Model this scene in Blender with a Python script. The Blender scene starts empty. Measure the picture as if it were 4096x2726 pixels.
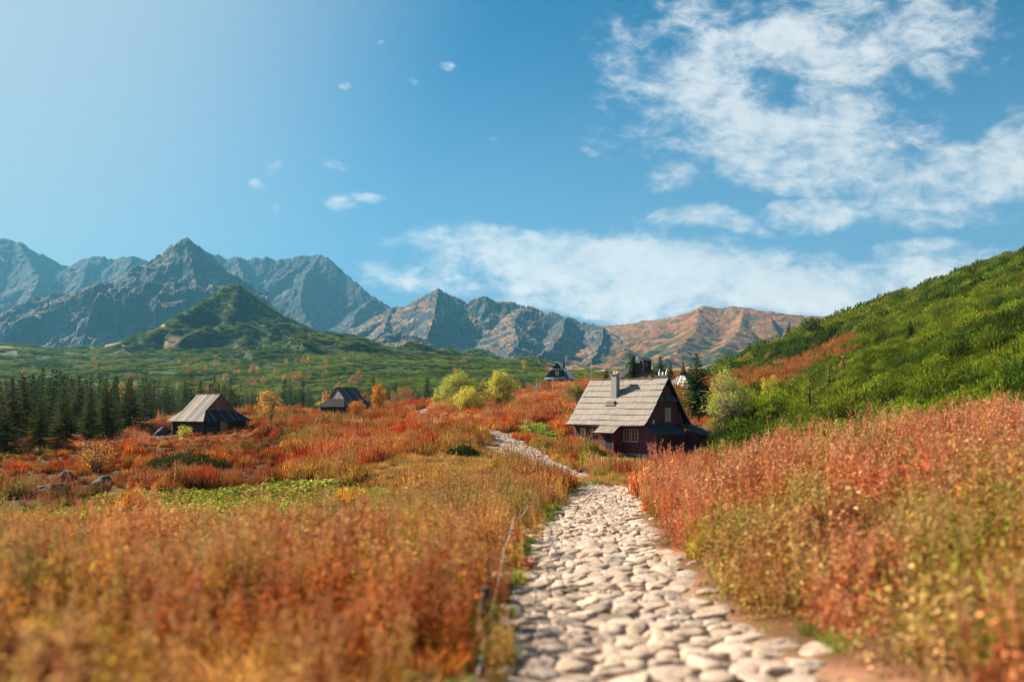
HAZE = 1.1e-4
import bpy, math, random
import numpy as np
from mathutils import Vector
PI = math.pi
R0 = np.random.default_rng(7)
SC = bpy.context.scene
COL = SC.collection
F, CU, CV = 1832.4, 1178.0, 935.0          # focal length and principal point used to lay out distances

# ------------------------------------------------------------------ noise
_p = np.random.default_rng(3).permutation(4096)
_P = np.concatenate([_p, _p])
_ang = np.random.default_rng(4).uniform(0, 2*PI, 4096)
_G = np.stack([np.cos(_ang), np.sin(_ang)], 1)
def pn(x, y, seed=0):
    x = np.asarray(x, float) + seed*37.13; y = np.asarray(y, float) - seed*91.7
    xi = np.floor(x).astype(np.int64); yi = np.floor(y).astype(np.int64)
    xf = x-xi; yf = y-yi
    def g(a, b, dx, dy):
        h = _P[(_P[a & 4095] + b) & 4095]
        return _G[h, 0]*dx + _G[h, 1]*dy
    u = xf*xf*xf*(xf*(xf*6-15)+10); v = yf*yf*yf*(yf*(yf*6-15)+10)
    n00 = g(xi, yi, xf, yf); n10 = g(xi+1, yi, xf-1, yf)
    n01 = g(xi, yi+1, xf, yf-1); n11 = g(xi+1, yi+1, xf-1, yf-1)
    return ((n00*(1-u)+n10*u)*(1-v) + (n01*(1-u)+n11*u)*v)*1.5
def fbm(x, y, o=4, seed=0, gain=.5):
    s = 0; a = 1; f = 1
    for i in range(o):
        s = s + a*pn(x*f, y*f, seed+i*5); a *= gain; f *= 2.03
    return s
def ridged(x, y, o=4, seed=0):
    s = 0; a = 1; f = 1
    for i in range(o):
        s = s + a*(1-2*np.abs(pn(x*f, y*f, seed+i*5))); a *= .5; f *= 2.07
    return s
def sstep(a, b, x):
    t = np.clip((x-a)/(b-a), 0, 1); return t*t*(3-2*t)

# ------------------------------------------------------------------ the ground: heights by distance
UG = np.arange(-2400, 4800, 8.0)
def V(Y, pts): return (Y, [(u, (CV-v)/F*Y) for u, v in pts])
CURVES = [
 (1.2, [(0, -1.68), (2356, -1.62)]),
 (2.5, [(-900, -1.72), (1100, -1.74), (1700, -1.76), (2356, -1.6), (3200, -1.5)]),
 (5.5, [(-900, -1.7), (0, -1.8), (1100, -1.9), (1860, -1.9), (2356, -1.55), (3200, -1.2)]),
 (9,   [(-900, -2.05), (0, -2.2), (1150, -2.2), (1700, -2.2), (2000, -1.95), (2356, -1.45), (3200, -.7)]),
 (14,  [(-900, -2.7), (0, -2.75), (700, -2.7), (1000, -2.5), (1235, -2.45), (1540, -2.45), (1700, -2.15), (2356, -1.2), (3200, 0)]),
 (22,  [(-900, -3.9), (0, -3.9), (500, -3.8), (1000, -3.15), (1295, -2.95), (1452, -2.95), (1700, -2.35), (2000, -1.75), (2356, -1.0), (3200, .5)]),
 (33,  [(-900, -4.2), (0, -4.2), (500, -4.1), (1000, -3.5), (1200, -3.35), (1348, -3.4), (1450, -3.4), (1600, -3.2), (1800, -2.65), (2000, -2.0), (2356, -.7), (3200, 2)]),
 (45,  [(-900, -4.2), (0, -4.05), (500, -3.75), (1000, -3.0), (1250, -3.35), (1450, -3.85), (1600, -3.8), (1800, -3.2), (2000, -2.1), (2356, .6), (3200, 6)]),
 (60,  [(-900, -4), (0, -3.95), (300, -3.8), (500, -3.4), (800, -2.7), (1050, -1.95), (1160, -2.3), (1318, -3.3), (1510, -4.05), (1620, -4.0), (1700, -3.3), (1850, -2), (2000, -.4), (2356, 3), (3200, 14)]),
 (72,  [(-900, -3.9), (0, -3.7), (300, -3.5), (500, -3.1), (800, -2.3), (1050, -1.7), (1250, -1.9), (1450, -2.8), (1600, -2.2), (1700, -1.9), (1850, -1), (2000, 1.1), (2356, 5.8), (3200, 20)]),
 (85,  [(-900, -4), (0, -3.3), (200, -3.2), (470, -3.1), (620, -2.2), (800, -1.8), (975, -1.16), (1150, -1.1), (1318, -.4), (1500, -.6), (1600, 0), (1700, -.6), (1850, 0), (2000, 2.8), (2356, 8.5), (3200, 28)]),
 (105, [(-900, -4), (0, -3.4), (250, -3), (470, -1.9), (620, -1.2), (800, -1.4), (985, -.4), (1150, -.3), (1318, .6), (1556, 2.0), (1640, 1.2), (1700, .3), (1850, 1.9), (2000, 5.6), (2356, 12.5), (3200, 38)]),
 (130, [(-900, -6), (0, -5), (250, -4), (470, -2.2), (620, -1.2), (800, -1.4), (985, .2), (1150, .5), (1250, 1.2), (1318, 1.8), (1556, 3.9), (1640, 2.6), (1700, 1.2), (1850, 4.2), (2000, 9.5), (2356, 18), (3200, 50)]),
 (180, [(-900, -9), (0, -9), (470, -7), (800, -5), (985, -2.5), (1150, 1.4), (1250, 3.2), (1400, 5), (1556, 6.4), (1640, 5.2), (1700, 5.0), (1850, 10), (2000, 17.8), (2356, 29), (3200, 75)]),
 (250, [(-900, -9), (0, -10), (470, -9), (800, -7), (985, -5), (1150, 0), (1250, 5.3), (1400, 7), (1556, 8), (1640, 9), (1700, 11), (1850, 20), (2000, 28.5), (2356, 45.5), (3200, 110)]),
 V(320, [(-900, 940), (0, 948), (500, 945), (800, 935), (1000, 920), (1150, 905), (1250, 893), (1400, 892), (1556, 885), (1640, 866), (1700, 846), (1850, 786), (2000, 724), (2356, 606), (3200, 320)]),
 V(400, [(-900, 920), (0, 925), (500, 922), (800, 910), (1000, 900), (1200, 885), (1400, 885), (1640, 872), (1700, 858), (1850, 806), (2000, 738), (2150, 672), (2356, 588), (3200, 270)]),
 V(520, [(-900, 890), (0, 893), (500, 885), (800, 872), (1000, 870), (1200, 865), (1400, 870), (1640, 862), (1850, 836), (2000, 765), (2356, 606), (3200, 290)]),
 V(700, [(-900, 855), (0, 856), (250, 850), (500, 842), (800, 836), (1000, 842), (1200, 852), (1400, 866), (1640, 868), (2000, 790), (2356, 640), (3200, 400)]),
 V(900, [(-900, 825), (0, 823), (250, 832), (400, 822), (600, 812), (800, 812), (1000, 832), (1200, 846), (1400, 862), (1640, 866), (2000, 860), (3200, 700)]),
 V(1100, [(-900, 800), (0, 797), (120, 812), (230, 812), (400, 815), (600, 810), (800, 815), (1000, 838), (1200, 846), (1400, 862), (1640, 862), (2000, 862), (3200, 800)]),
 V(1400, [(-900, 806), (0, 806), (300, 822), (600, 826), (800, 830), (1000, 850), (1200, 856), (1400, 860), (1640, 850), (2000, 850), (3200, 850)]),
 V(1900, [(-900, 835), (600, 845), (1200, 860), (1400, 850), (2000, 840), (3200, 850)]),
]
LK = np.array([math.log(c[0]) for c in CURVES])
_T = []
for i, (Y, pts) in enumerate(CURVES):
    us, zs = zip(*pts)
    z = np.interp(UG, us, zs)
    k = np.hanning(13); k /= k.sum()
    _T.append(np.convolve(np.pad(z, 6, 'edge'), k, 'valid'))
_T = np.array(_T)
# tangents (monotone-ish) in ln Y
d = np.diff(_T, axis=0)/np.diff(LK)[:, None]
_M = np.zeros_like(_T); _M[1:-1] = np.where(d[1:]*d[:-1] > 0, 2*d[1:]*d[:-1]/(d[1:]+d[:-1]+1e-12), 0); _M[0] = d[0]; _M[-1] = d[-1]
LY = np.linspace(LK[0], LK[-1], 900)
_I = np.clip(np.searchsorted(LK, LY)-1, 0, len(LK)-2)
_h = (LK[_I+1]-LK[_I])[:, None]; _t = ((LY-LK[_I])[:, None])/_h
TAB = ((2*_t**3-3*_t**2+1)*_T[_I] + (_t**3-2*_t**2+_t)*_h*_M[_I] + (-2*_t**3+3*_t**2)*_T[_I+1] + (_t**3-_t**2)*_h*_M[_I+1])

# the cobbled path: x by distance
PATHC = np.array([(1.0, 1.15), (3.5, 1.1), (5.5, 1.05), (8.7, 1.1), (14, 1.45), (18, 1.9), (22, 2.35), (28, 3.2), (33, 3.95), (35.5, 4.0), (38, 3.4), (42, 2.3),
                  (48, 1.2), (55, .2), (62, -.9), (70, -3.8), (80, -7.6), (90, -10.3), (100, -11.4), (110, -11.6), (122, -10.6)])
_py = np.linspace(1.0, 122, 500); 
def _smooth(a, n):
    k = np.hanning(n+2)[1:-1]; k /= k.sum(); return np.convolve(np.pad(a, n//2, 'edge'), k, 'valid')
_px = _smooth(np.interp(_py, PATHC[:, 0], PATHC[:, 1]), 11)
def pathdist(x, y):
    xc = np.interp(y, _py, _px)
    sl = np.interp(y, _py, np.gradient(_px, _py))
    dd = np.abs(x-xc)/np.sqrt(1+sl*sl)
    return np.where(y > 122, 99, dd)

def tent(X, Y, ridges, seed=0, gamp=.16, lam=220, flat=1600):
    """Highest of several ridge lines, each falling away on both sides, cut by gullies that run straight down."""
    out = np.full(X.shape, -1e4); s0 = 0
    for r in ridges:
        pts = [((u-CU)/F*y, y, (CV-v)/F*y) for u, v, y in r['p']]
        k = r.get('k', .8); fl = r.get('flat', flat); ga = r.get('g', gamp)
        best = np.full(X.shape, 1e9); zb = np.zeros(X.shape); sb = np.zeros(X.shape)
        s = s0
        for (x0, y0, z0), (x1, y1, z1) in zip(pts, pts[1:]):
            dx, dy = x1-x0, y1-y0; L2 = dx*dx+dy*dy; L = math.sqrt(L2)
            t = np.clip(((X-x0)*dx+(Y-y0)*dy)/L2, 0, 1)
            dd = np.hypot(X-(x0+t*dx), Y-(y0+t*dy))
            zz = z0+(z1-z0)*t
            m = (dd - zz/ max(k, .1)*.999) < (best - zb/max(k, .1)*.999)
            best = np.where(m, dd, best); zb = np.where(m, zz, zb); sb = np.where(m, s+t*L, sb)
            s += L
        s0 = s + 977
        w = 25*fbm(X/130, Y/130, 3, seed+40)
        g = ridged((sb+w)/lam, best/(lam*5), 4, seed)          # gullies
        z = zb - k*best/(1+best/fl)
        z = z + (g-.7)*ga*np.minimum(best, 520) - .0*best
        out = np.maximum(out, z)
    return out

HILL = [
 dict(p=[(455, 700, 1150), (400, 735, 1060), (340, 775, 1000), (270, 812, 950)], k=.65, flat=1500, g=.12),
 dict(p=[(548, 651, 1250), (530, 655, 1245), (512, 662, 1240), (490, 680, 1220), (468, 692, 1200), (445, 705, 1180), (425, 722, 1170), (410, 738, 1150), (385, 762, 1130), (345, 782, 1110), (300, 800, 1090), (240, 818, 1060)], k=.92, flat=330, g=.12),
 dict(p=[(548, 651, 1250), (560, 662, 1255), (575, 676, 1260), (590, 692, 1262), (605, 708, 1265), (620, 726, 1270), (640, 741, 1280), (700, 775, 1290)], k=1.3, flat=330, g=.12),
 dict(p=[(545, 660, 1240), (535, 705, 1170), (515, 748, 1080)], k=1.1, flat=350, g=.1),
 dict(p=[(400, 790, 930), (430, 765, 960), (470, 752, 985), (520, 746, 1000), (570, 741, 1000), (630, 740, 1000), (680, 748, 990), (725, 760, 980), (760, 772, 965), (830, 787, 950), (880, 803, 930), (930, 818, 900), (1000, 828, 870), (1100, 836, 830)], k=1.0, flat=1500, g=.05),
 dict(p=[(720, 765, 1000), (790, 765, 1010), (850, 782, 990), (905, 806, 960), (940, 822, 920)], k=.72, flat=1500, g=.05),
 dict(p=[(1020, 832, 1300), (1045, 818, 1320), (1080, 797, 1340), (1105, 797, 1340), (1130, 812, 1320), (1160, 830, 1290)], k=.6, flat=400, g=.1),
]
def H(x, y, fine=True):
    x = np.asarray(x, float); y = np.asarray(y, float)
    yy = np.clip(y, 1.25, 1890)
    u = CU+F*x/yy
    fi = np.clip((np.log(yy)-LY[0])/(LY[1]-LY[0]), 0, len(LY)-1.001)
    fj = np.clip((u-UG[0])/8.0, 0, len(UG)-1.001)
    i = fi.astype(int); j = fj.astype(int); a = fi-i; b = fj-j
    z = (TAB[i, j]*(1-a)*(1-b)+TAB[i+1, j]*a*(1-b)+TAB[i, j+1]*(1-a)*b+TAB[i+1, j+1]*a*b)
    amp = np.interp(yy, [1, 10, 60, 130, 300, 600, 1000], [0, .12, .3, .35, 1.6, 5.5, 8])
    pd = sstep(1.0, 3.5, pathdist(x, y))
    lam = np.interp(yy, [1, 60, 200, 600, 1000], [6, 11, 40, 90, 120])
    # noise at fixed wavelengths, blended by distance
    n = fbm(x/9, y/9, 3, 1)*.32*sstep(400, 60, yy)*sstep(2, 20, yy)*pd
    n = n + fbm(x/38, y/30, 3, 2)*1.5*sstep(120, 330, yy)
    n = n + ridged(x/150, y/85, 3, 9)*3.4*sstep(340, 700, yy)
    z = z+n
    if fine:
        far = yy > 620
        if np.any(far):
            zf = tent(np.where(far, x, 0), np.where(far, y, 700), HILL, 11, .1, 150)
            k = 6.0
            zs = np.where(zf > z+30, zf, np.where(zf < z-30, z, k*np.logaddexp(np.clip(zf, z-40, z+40)/k, z/k)))
            z = np.where(far, zs, z)
    return z
def uv(x, y, z): return CU+F*x/y, CV-F*z/y
def at(u, Y):                                      # a ground point
    x = (u-CU)/F*Y
    return x, Y, float(H(np.array([x]), np.array([Y]))[0])

# ------------------------------------------------------------------ materials
def nt(m):
    m.use_nodes = True; t = m.node_tree; t.nodes.clear(); return t, t.nodes, t.links
def N(ns, typ, **kw):
    n = ns.new(typ)
    for k, v in kw.items(): setattr(n, k, v)
    return n
def mixc(ns, ls, fac, a, b, mode='MIX'):
    n = ns.new('ShaderNodeMix'); n.data_type = 'RGBA'; n.blend_type = mode
    for s, v in ((0, fac), (6, a), (7, b)):
        if hasattr(v, 'is_output'): ls.new(v, n.inputs[s])
        elif isinstance(v, (int, float)): n.inputs[s].default_value = v
        else: n.inputs[s].default_value = (*v, 1) if len(v) == 3 else v
    return n.outputs[2]
def math_(ns, ls, op, a, b=None, c=None, clamp=False):
    n = ns.new('ShaderNodeMath'); n.operation = op; n.use_clamp = clamp
    for s, v in enumerate((a, b, c)):
        if v is None: continue
        if hasattr(v, 'is_output'): ls.new(v, n.inputs[s])
        else: n.inputs[s].default_value = v
    return n.outputs[0]
def ramp(ns, ls, fac, stops):
    n = ns.new('ShaderNodeValToRGB'); ls.new(fac, n.inputs[0])
    e = n.color_ramp.elements
    while len(e) < len(stops): e.new(.5)
    for el, (p, c) in zip(e, stops): el.position = p; el.color = (*c, 1) if len(c) == 3 else c
    return n.outputs[0]
def solid(name, col, var=.25, scale=4, rough=.8, bump=.0, bscale=20, stretch=None, metal=0, tone=False, dirt=None, spec=.3):
    m = bpy.data.materials.new(name); t, ns, ls = nt(m)
    out = N(ns, 'ShaderNodeOutputMaterial'); b = N(ns, 'ShaderNodeBsdfPrincipled')
    tc = N(ns, 'ShaderNodeTexCoord'); vec = tc.outputs['Object']
    if stretch:
        mp = N(ns, 'ShaderNodeMapping'); mp.inputs['Scale'].default_value = stretch; ls.new(vec, mp.inputs[0]); vec = mp.outputs[0]
    nz = N(ns, 'ShaderNodeTexNoise'); nz.inputs['Scale'].default_value = scale; nz.inputs['Detail'].default_value = 6; nz.inputs['Roughness'].default_value = .65
    ls.new(vec, nz.inputs['Vector'])
    f = math_(ns, ls, 'MULTIPLY_ADD', nz.outputs['Fac'], 2*var, 1-var)
    if tone:
        at_ = N(ns, 'ShaderNodeAttribute', attribute_name='tone')
        f = math_(ns, ls, 'MULTIPLY', f, at_.outputs['Fac'])
    c = mixc(ns, ls, 1.0, col, f, 'MULTIPLY')
    if dirt:
        n2 = N(ns, 'ShaderNodeTexNoise'); n2.inputs['Scale'].default_value = dirt[1]; n2.inputs['Detail'].default_value = 8; n2.inputs['Roughness'].default_value = .7
        ls.new(tc.outputs['Object'], n2.inputs['Vector'])
        fr = ramp(ns, ls, n2.outputs['Fac'], [(dirt[2], (0, 0, 0)), (dirt[2]+.12, (1, 1, 1))])
        c = mixc(ns, ls, math_(ns, ls, 'MULTIPLY', fr, dirt[3]), c, dirt[0])
    ls.new(c, b.inputs['Base Color']); b.inputs['Roughness'].default_value = rough; b.inputs['Metallic'].default_value = metal
    b.inputs['Specular IOR Level'].default_value = spec
    if bump:
        nb = N(ns, 'ShaderNodeTexNoise'); nb.inputs['Scale'].default_value = bscale; nb.inputs['Detail'].default_value = 5
        ls.new(vec, nb.inputs['Vector'])
        bp = N(ns, 'ShaderNodeBump'); bp.inputs['Strength'].default_value = bump; bp.inputs['Distance'].default_value = .02
        ls.new(nb.outputs['Fac'], bp.inputs['Height']); ls.new(bp.outputs[0], b.inputs['Normal'])
    ls.new(b.outputs[0], out.inputs[0]); return m
def foliage(name, col=None, trans=.35, instanced=False, tonevar=1.0):
    """Leaf material: tint comes from the scattered point ('tint') or from col; 'tone' varies face by face; 'own' overrides (stems, seed heads)."""
    m = bpy.data.materials.new(name); t, ns, ls = nt(m)
    out = N(ns, 'ShaderNodeOutputMaterial')
    if instanced:
        a = N(ns, 'ShaderNodeAttribute', attribute_name='tint', attribute_type='INSTANCER'); base = a.outputs['Color']
    else: base = col
    tn = N(ns, 'ShaderNodeAttribute', attribute_name='tone')
    c = mixc(ns, ls, 1.0, base, tn.outputs['Fac'], 'MULTIPLY')
    ow = N(ns, 'ShaderNodeAttribute', attribute_name='own')
    c = mixc(ns, ls, ow.outputs['Alpha'], c, ow.outputs['Color'])
    d = N(ns, 'ShaderNodeBsdfDiffuse'); tr = N(ns, 'ShaderNodeBsdfTranslucent'); mx = N(ns, 'ShaderNodeMixShader')
    ls.new(c, d.inputs[0]); ls.new(c, tr.inputs[0]); mx.inputs[0].default_value = trans
    ls.new(d.outputs[0], mx.inputs[1]); ls.new(tr.outputs[0], mx.inputs[2]); ls.new(mx.outputs[0], out.inputs[0])
    return m
def vcol(name, scale, var, bump, bscale, dist, fine=None):
    m = bpy.data.materials.new(name); t, ns, ls = nt(m)
    out = N(ns, 'ShaderNodeOutputMaterial'); b = N(ns, 'ShaderNodeBsdfPrincipled')
    a = N(ns, 'ShaderNodeAttribute', attribute_name='col'); g = N(ns, 'ShaderNodeNewGeometry')
    nz = N(ns, 'ShaderNodeTexNoise'); nz.inputs['Scale'].default_value = scale; nz.inputs['Detail'].default_value = 9; nz.inputs['Roughness'].default_value = .7
    ls.new(g.outputs['Position'], nz.inputs['Vector'])
    f = math_(ns, ls, 'MULTIPLY_ADD', nz.outputs['Fac'], 2*var, 1-var)
    c = mixc(ns, ls, 1.0, a.outputs['Color'], f, 'MULTIPLY')
    ls.new(c, b.inputs['Base Color']); b.inputs['Roughness'].default_value = .95; b.inputs['Specular IOR Level'].default_value = .1
    nb = N(ns, 'ShaderNodeTexNoise'); nb.inputs['Scale'].default_value = bscale; nb.inputs['Detail'].default_value = 8; nb.inputs['Roughness'].default_value = .7
    ls.new(g.outputs['Position'], nb.inputs['Vector'])
    bp = N(ns, 'ShaderNodeBump'); bp.inputs['Strength'].default_value = bump; bp.inputs['Distance'].default_value = dist
    ls.new(nb.outputs['Fac'], bp.inputs['Height']); ls.new(bp.outputs[0], b.inputs['Normal'])
    ls.new(b.outputs[0], out.inputs[0]); return m

# ------------------------------------------------------------------ mesh helpers
def mesh_np(name, v, f, mat=None, tone=None, own=None, col=None, smooth=False, n=None):
    me = bpy.data.meshes.new(name)
    v = np.asarray(v, np.float32); me.vertices.add(len(v)); me.vertices.foreach_set('co', v.ravel())
    f = np.asarray(f, np.int32); k = f.shape[1]
    me.loops.add(f.size); me.loops.foreach_set('vertex_index', f.ravel())
    me.polygons.add(len(f)); me.polygons.foreach_set('loop_start', np.arange(0, f.size, k, dtype=np.int32))
    me.update(calc_edges=True)
    if smooth: me.polygons.foreach_set('use_smooth', np.ones(len(f), bool))
    if tone is not None: me.attributes.new('tone', 'FLOAT', 'FACE').data.foreach_set('value', np.asarray(tone, np.float32))
    if own is not None: me.attributes.new('own', 'FLOAT_COLOR', 'FACE').data.foreach_set('color', np.asarray(own, np.float32).ravel())
    if col is not None: me.attributes.new('col', 'FLOAT_COLOR', 'POINT').data.foreach_set('color', np.asarray(col, np.float32).ravel())
    if mat: me.materials.append(mat)
    return me
def tag(o, label=None, cat=None, group=None, kind=None):
    for k, v in (('label', label), ('category', cat), ('group', group), ('kind', kind)):
        if v: o[k] = v
    return o
def link(name, me, parent=None, loc=(0, 0, 0), rz=0, s=1):
    o = bpy.data.objects.new(name, me); COL.objects.link(o); o.location = loc; o.rotation_euler[2] = rz; o.scale = (s, s, s)
    if parent: o.parent = parent
    return o
class MB:
    """Collects boxes, prisms and boards into one mesh with a tone per face."""
    def __init__(s): s.v = []; s.f = []; s.t = []
    def poly(s, pts, faces, tone=1.0):
        b = len(s.v); s.v += [tuple(p) for p in pts]; s.f += [tuple(b+i for i in f) for f in faces]; s.t += [tone]*len(faces)
    def box(s, x0, x1, y0, y1, z0, z1, tone=1.0, rot=None, org=None):
        p = [(x, y, z) for z in (z0, z1) for x, y in ((x0, y0), (x1, y0), (x1, y1), (x0, y1))]
        s.poly(p, [(3, 2, 1, 0), (4, 5, 6, 7), (0, 1, 5, 4), (1, 2, 6, 5), (2, 3, 7, 6), (3, 0, 4, 7)], tone)
    def hexa(s, a, b, nrm, th, tone=1.0):
        """a board between edge a=(a0,a1) and edge b=(b0,b1), thickened by th along nrm"""
        n = Vector(nrm).normalized()*th
        q = [Vector(p) for p in (a[0], a[1], b[1], b[0])]
        s.poly([p for p in q]+[p+n for p in q], [(0, 1, 2, 3), (7, 6, 5, 4), (0, 4, 5, 1), (1, 5, 6, 2), (2, 6, 7, 3), (3, 7, 4, 0)], tone)
    def tube(s, pts, rad, n=6, tone=1.0):
        pts = [Vector(p) for p in pts]; b = len(s.v)
        for i, p in enumerate(pts):
            d = (pts[min(i+1, len(pts)-1)]-pts[max(i-1, 0)]).normalized()
            a = d.cross(Vector((0, 0, 1)) if abs(d.z) < .9 else Vector((1, 0, 0))).normalized(); c = d.cross(a)
            r = rad[i] if hasattr(rad, '__len__') else rad
            for k in range(n):
                w = 2*PI*k/n; s.v.append(tuple(p+a*(r*math.cos(w))+c*(r*math.sin(w))))
        for i in range(len(pts)-1):
            for k in range(n):
                s.f.append((b+i*n+k, b+i*n+(k+1) % n, b+(i+1)*n+(k+1) % n, b+(i+1)*n+k)); s.t.append(tone)
        s.f.append(tuple(b+k for k in range(n))[::-1]); s.t.append(tone)
        s.f.append(tuple(b+(len(pts)-1)*n+k for k in range(n))); s.t.append(tone)
    def me(s, name, mat, smooth=False, bevel=0):
        m = bpy.data.meshes.new(name); m.from_pydata(s.v, [], s.f); m.update()
        m.attributes.new('tone', 'FLOAT', 'FACE').data.foreach_set('value', np.array(s.t, np.float32))
        if smooth: m.polygons.foreach_set('use_smooth', np.ones(len(s.f), bool))
        m.materials.append(mat); return m
    def obj(s, name, mat, parent=None, smooth=False, **k): return link(name, s.me(name, mat, smooth), parent, **k)
def quads(c, L, W, d, n_up=None, rng=R0, fold=0.0):
    """leaf quads (rhombus): centre c, length dir d (unit), random roll. returns verts (4N,3), faces"""
    n = len(c); L = np.broadcast_to(L, n)[:, None]; W = np.broadcast_to(W, n)[:, None]
    r = rng.normal(size=(n, 3))
    if n_up is not None: r = r*(1-n_up)+np.array([0, 0, 2.0])*n_up
    s = np.cross(d, r); s /= np.linalg.norm(s, axis=1, keepdims=True)+1e-9
    v = np.stack([c-d*L*.5, c-d*L*.02+s*W*.5, c+d*L*.5, c-d*L*.02-s*W*.5], 1).reshape(-1, 3)
    return v, np.arange(4*n).reshape(n, 4)
class NP:
    """Accumulates numpy quads"""
    def __init__(s): s.v = []; s.f = []; s.t = []; s.o = []; s.n = 0
    def add(s, v, f, tone, own=(0, 0, 0, 0)):
        s.v.append(v); s.f.append(f+s.n); s.n += len(v); m = len(f)
        s.t.append(np.broadcast_to(tone, m)); s.o.append(np.broadcast_to(np.asarray(own, float), (m, 4)))
    def me(s, name, mat): return mesh_np(name, np.concatenate(s.v), np.concatenate(s.f), mat, np.concatenate(s.t), np.concatenate(s.o))
def unit(a): return a/(np.linalg.norm(a, axis=-1, keepdims=True)+1e-9)
def ribbon(p0, p1, w, rng):
    """crossed thin ribbons from p0 to p1 (N,3)"""
    n = len(p0); d = unit(p1-p0); vs = []; fs = []
    for k in range(2):
        a = rng.uniform(0, PI)+k*PI/2
        s = np.cross(d, np.array([math.cos(a), math.sin(a), 0.1])); s = unit(s)*w*.5
        vs.append(np.stack([p0-s, p0+s, p1+s*.6, p1-s*.6], 1).reshape(-1, 3)); fs.append(np.arange(4*n).reshape(n, 4)+k*4*n)
    return np.concatenate(vs), np.concatenate(fs)

# ------------------------------------------------------------------ scattering of uncountable cover
def scatter(name, P, rot, scl, idx, tint, protos, label):
    n = len(P); me = bpy.data.meshes.new(name); me.vertices.add(n)
    me.vertices.foreach_set('co', np.asarray(P, np.float32).ravel())
    me.attributes.new('rot', 'FLOAT_VECTOR', 'POINT').data.foreach_set('vector', np.asarray(rot, np.float32).ravel())
    me.attributes.new('scl', 'FLOAT_VECTOR', 'POINT').data.foreach_set('vector', np.asarray(scl, np.float32).ravel())
    me.attributes.new('idx', 'INT', 'POINT').data.foreach_set('value', np.asarray(idx, np.int32))
    t4 = np.ones((n, 4), np.float32); t4[:, :3] = tint
    me.attributes.new('tint', 'FLOAT_COLOR', 'POINT').data.foreach_set('color', t4.ravel())
    o = link(name, me); tag(o, label, 'vegetation', None, 'stuff')
    src = bpy.data.collections.new(name+'_kinds')
    for i, m in enumerate(protos):
        p = bpy.data.objects.new('%s_%02d' % (name, i), m); src.objects.link(p)
    g = bpy.data.node_groups.new(name, 'GeometryNodeTree')
    g.interface.new_socket('Geometry', in_out='INPUT', socket_type='NodeSocketGeometry'); g.interface.new_socket('Geometry', in_out='OUTPUT', socket_type='NodeSocketGeometry')
    gi = g.nodes.new('NodeGroupInput'); go = g.nodes.new('NodeGroupOutput')
    ci = g.nodes.new('GeometryNodeCollectionInfo'); ci.inputs['Collection'].default_value = src; ci.inputs['Separate Children'].default_value = True; ci.inputs['Reset Children'].default_value = True
    ip = g.nodes.new('GeometryNodeInstanceOnPoints'); ip.inputs['Pick Instance'].default_value = True
    def na(nm, ty):
        a = g.nodes.new('GeometryNodeInputNamedAttribute'); a.data_type = ty; a.inputs[0].default_value = nm; return a.outputs[0]
    L = g.links.new
    L(gi.outputs[0], ip.inputs['Points']); L(ci.outputs[0], ip.inputs['Instance']); L(na('idx', 'INT'), ip.inputs['Instance Index'])
    L(na('rot', 'FLOAT_VECTOR'), ip.inputs['Rotation']); L(na('scl', 'FLOAT_VECTOR'), ip.inputs['Scale']); L(ip.outputs[0], go.inputs[0])
    md = o.modifiers.new('cover', 'NODES'); md.node_group = g
    return o
def sample(Y0, Y1, dens, u0=-260, u1=2620, rng=R0):
    area = (u1-u0)/F*(Y1**2-Y0**2)/2; n = int(area*dens)
    Y = np.sqrt(rng.uniform(Y0**2, Y1**2, n)); u = rng.uniform(u0, u1, n)
    return (u-CU)/F*Y, Y
def inpoly(u, v, poly):
    c = np.zeros(u.shape, bool); n = len(poly)
    for i in range(n):
        (x0, y0), (x1, y1) = poly[i], poly[(i+1) % n]
        m = ((y0 > v) != (y1 > v)) & (u < (x1-x0)*(v-y0)/((y1-y0) if y1 != y0 else 1e-9)+x0); c ^= m
    return c

# layout of the vegetation zones
CLEAR = [(1560, 905), (1640, 870), (1700, 858), (1800, 838), (1850, 815), (1960, 768), (2005, 772), (1985, 795), (1930, 830), (1880, 865), (1840, 893), (1780, 905), (1735, 915), (1690, 935), (1640, 960), (1560, 940)]
def pine_zone(x, y, z=None):
    if z is None: z = H(x, y)
    u, v = uv(x, y, z)
    edge = 1640+np.interp(y, [36, 60, 85, 120, 180, 260], [0, 10, 60, 0, -10, -10]) + 30*pn(x/6, y/6, 5)
    j = 12*pn(x/3.5, y/7, 21)
    m = (u > edge) & (y > 37) & (y < 520)
    m &= ~((y < 48) & (u > 1900) & (z < -3))
    m &= ~inpoly(u+j*2, v+j, CLEAR)
    return m
FOOT = [(9.4, 64.4, 5.8, 4.4, -45), (-37.0, 86, 4.2, 3.5, -42), (-25, 121, 4.2, 3.6, 40)]
def in_foot(x, y):
    m = np.zeros(x.shape, bool)
    for cx, cy, a, b, r in FOOT:
        r = math.radians(r); dx = x-cx; dy = y-cy
        X = dx*math.cos(r)+dy*math.sin(r); Y = -dx*math.sin(r)+dy*math.cos(r)
        m |= (np.abs(X) < a) & (np.abs(Y) < b)
    return m
def ell(u, y, cu, cy, ru, ry):                        # ellipse in column and log-distance
    return ((u-cu)/ru)**2 + ((np.log(y)-math.log(cy))/ry)**2

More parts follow.
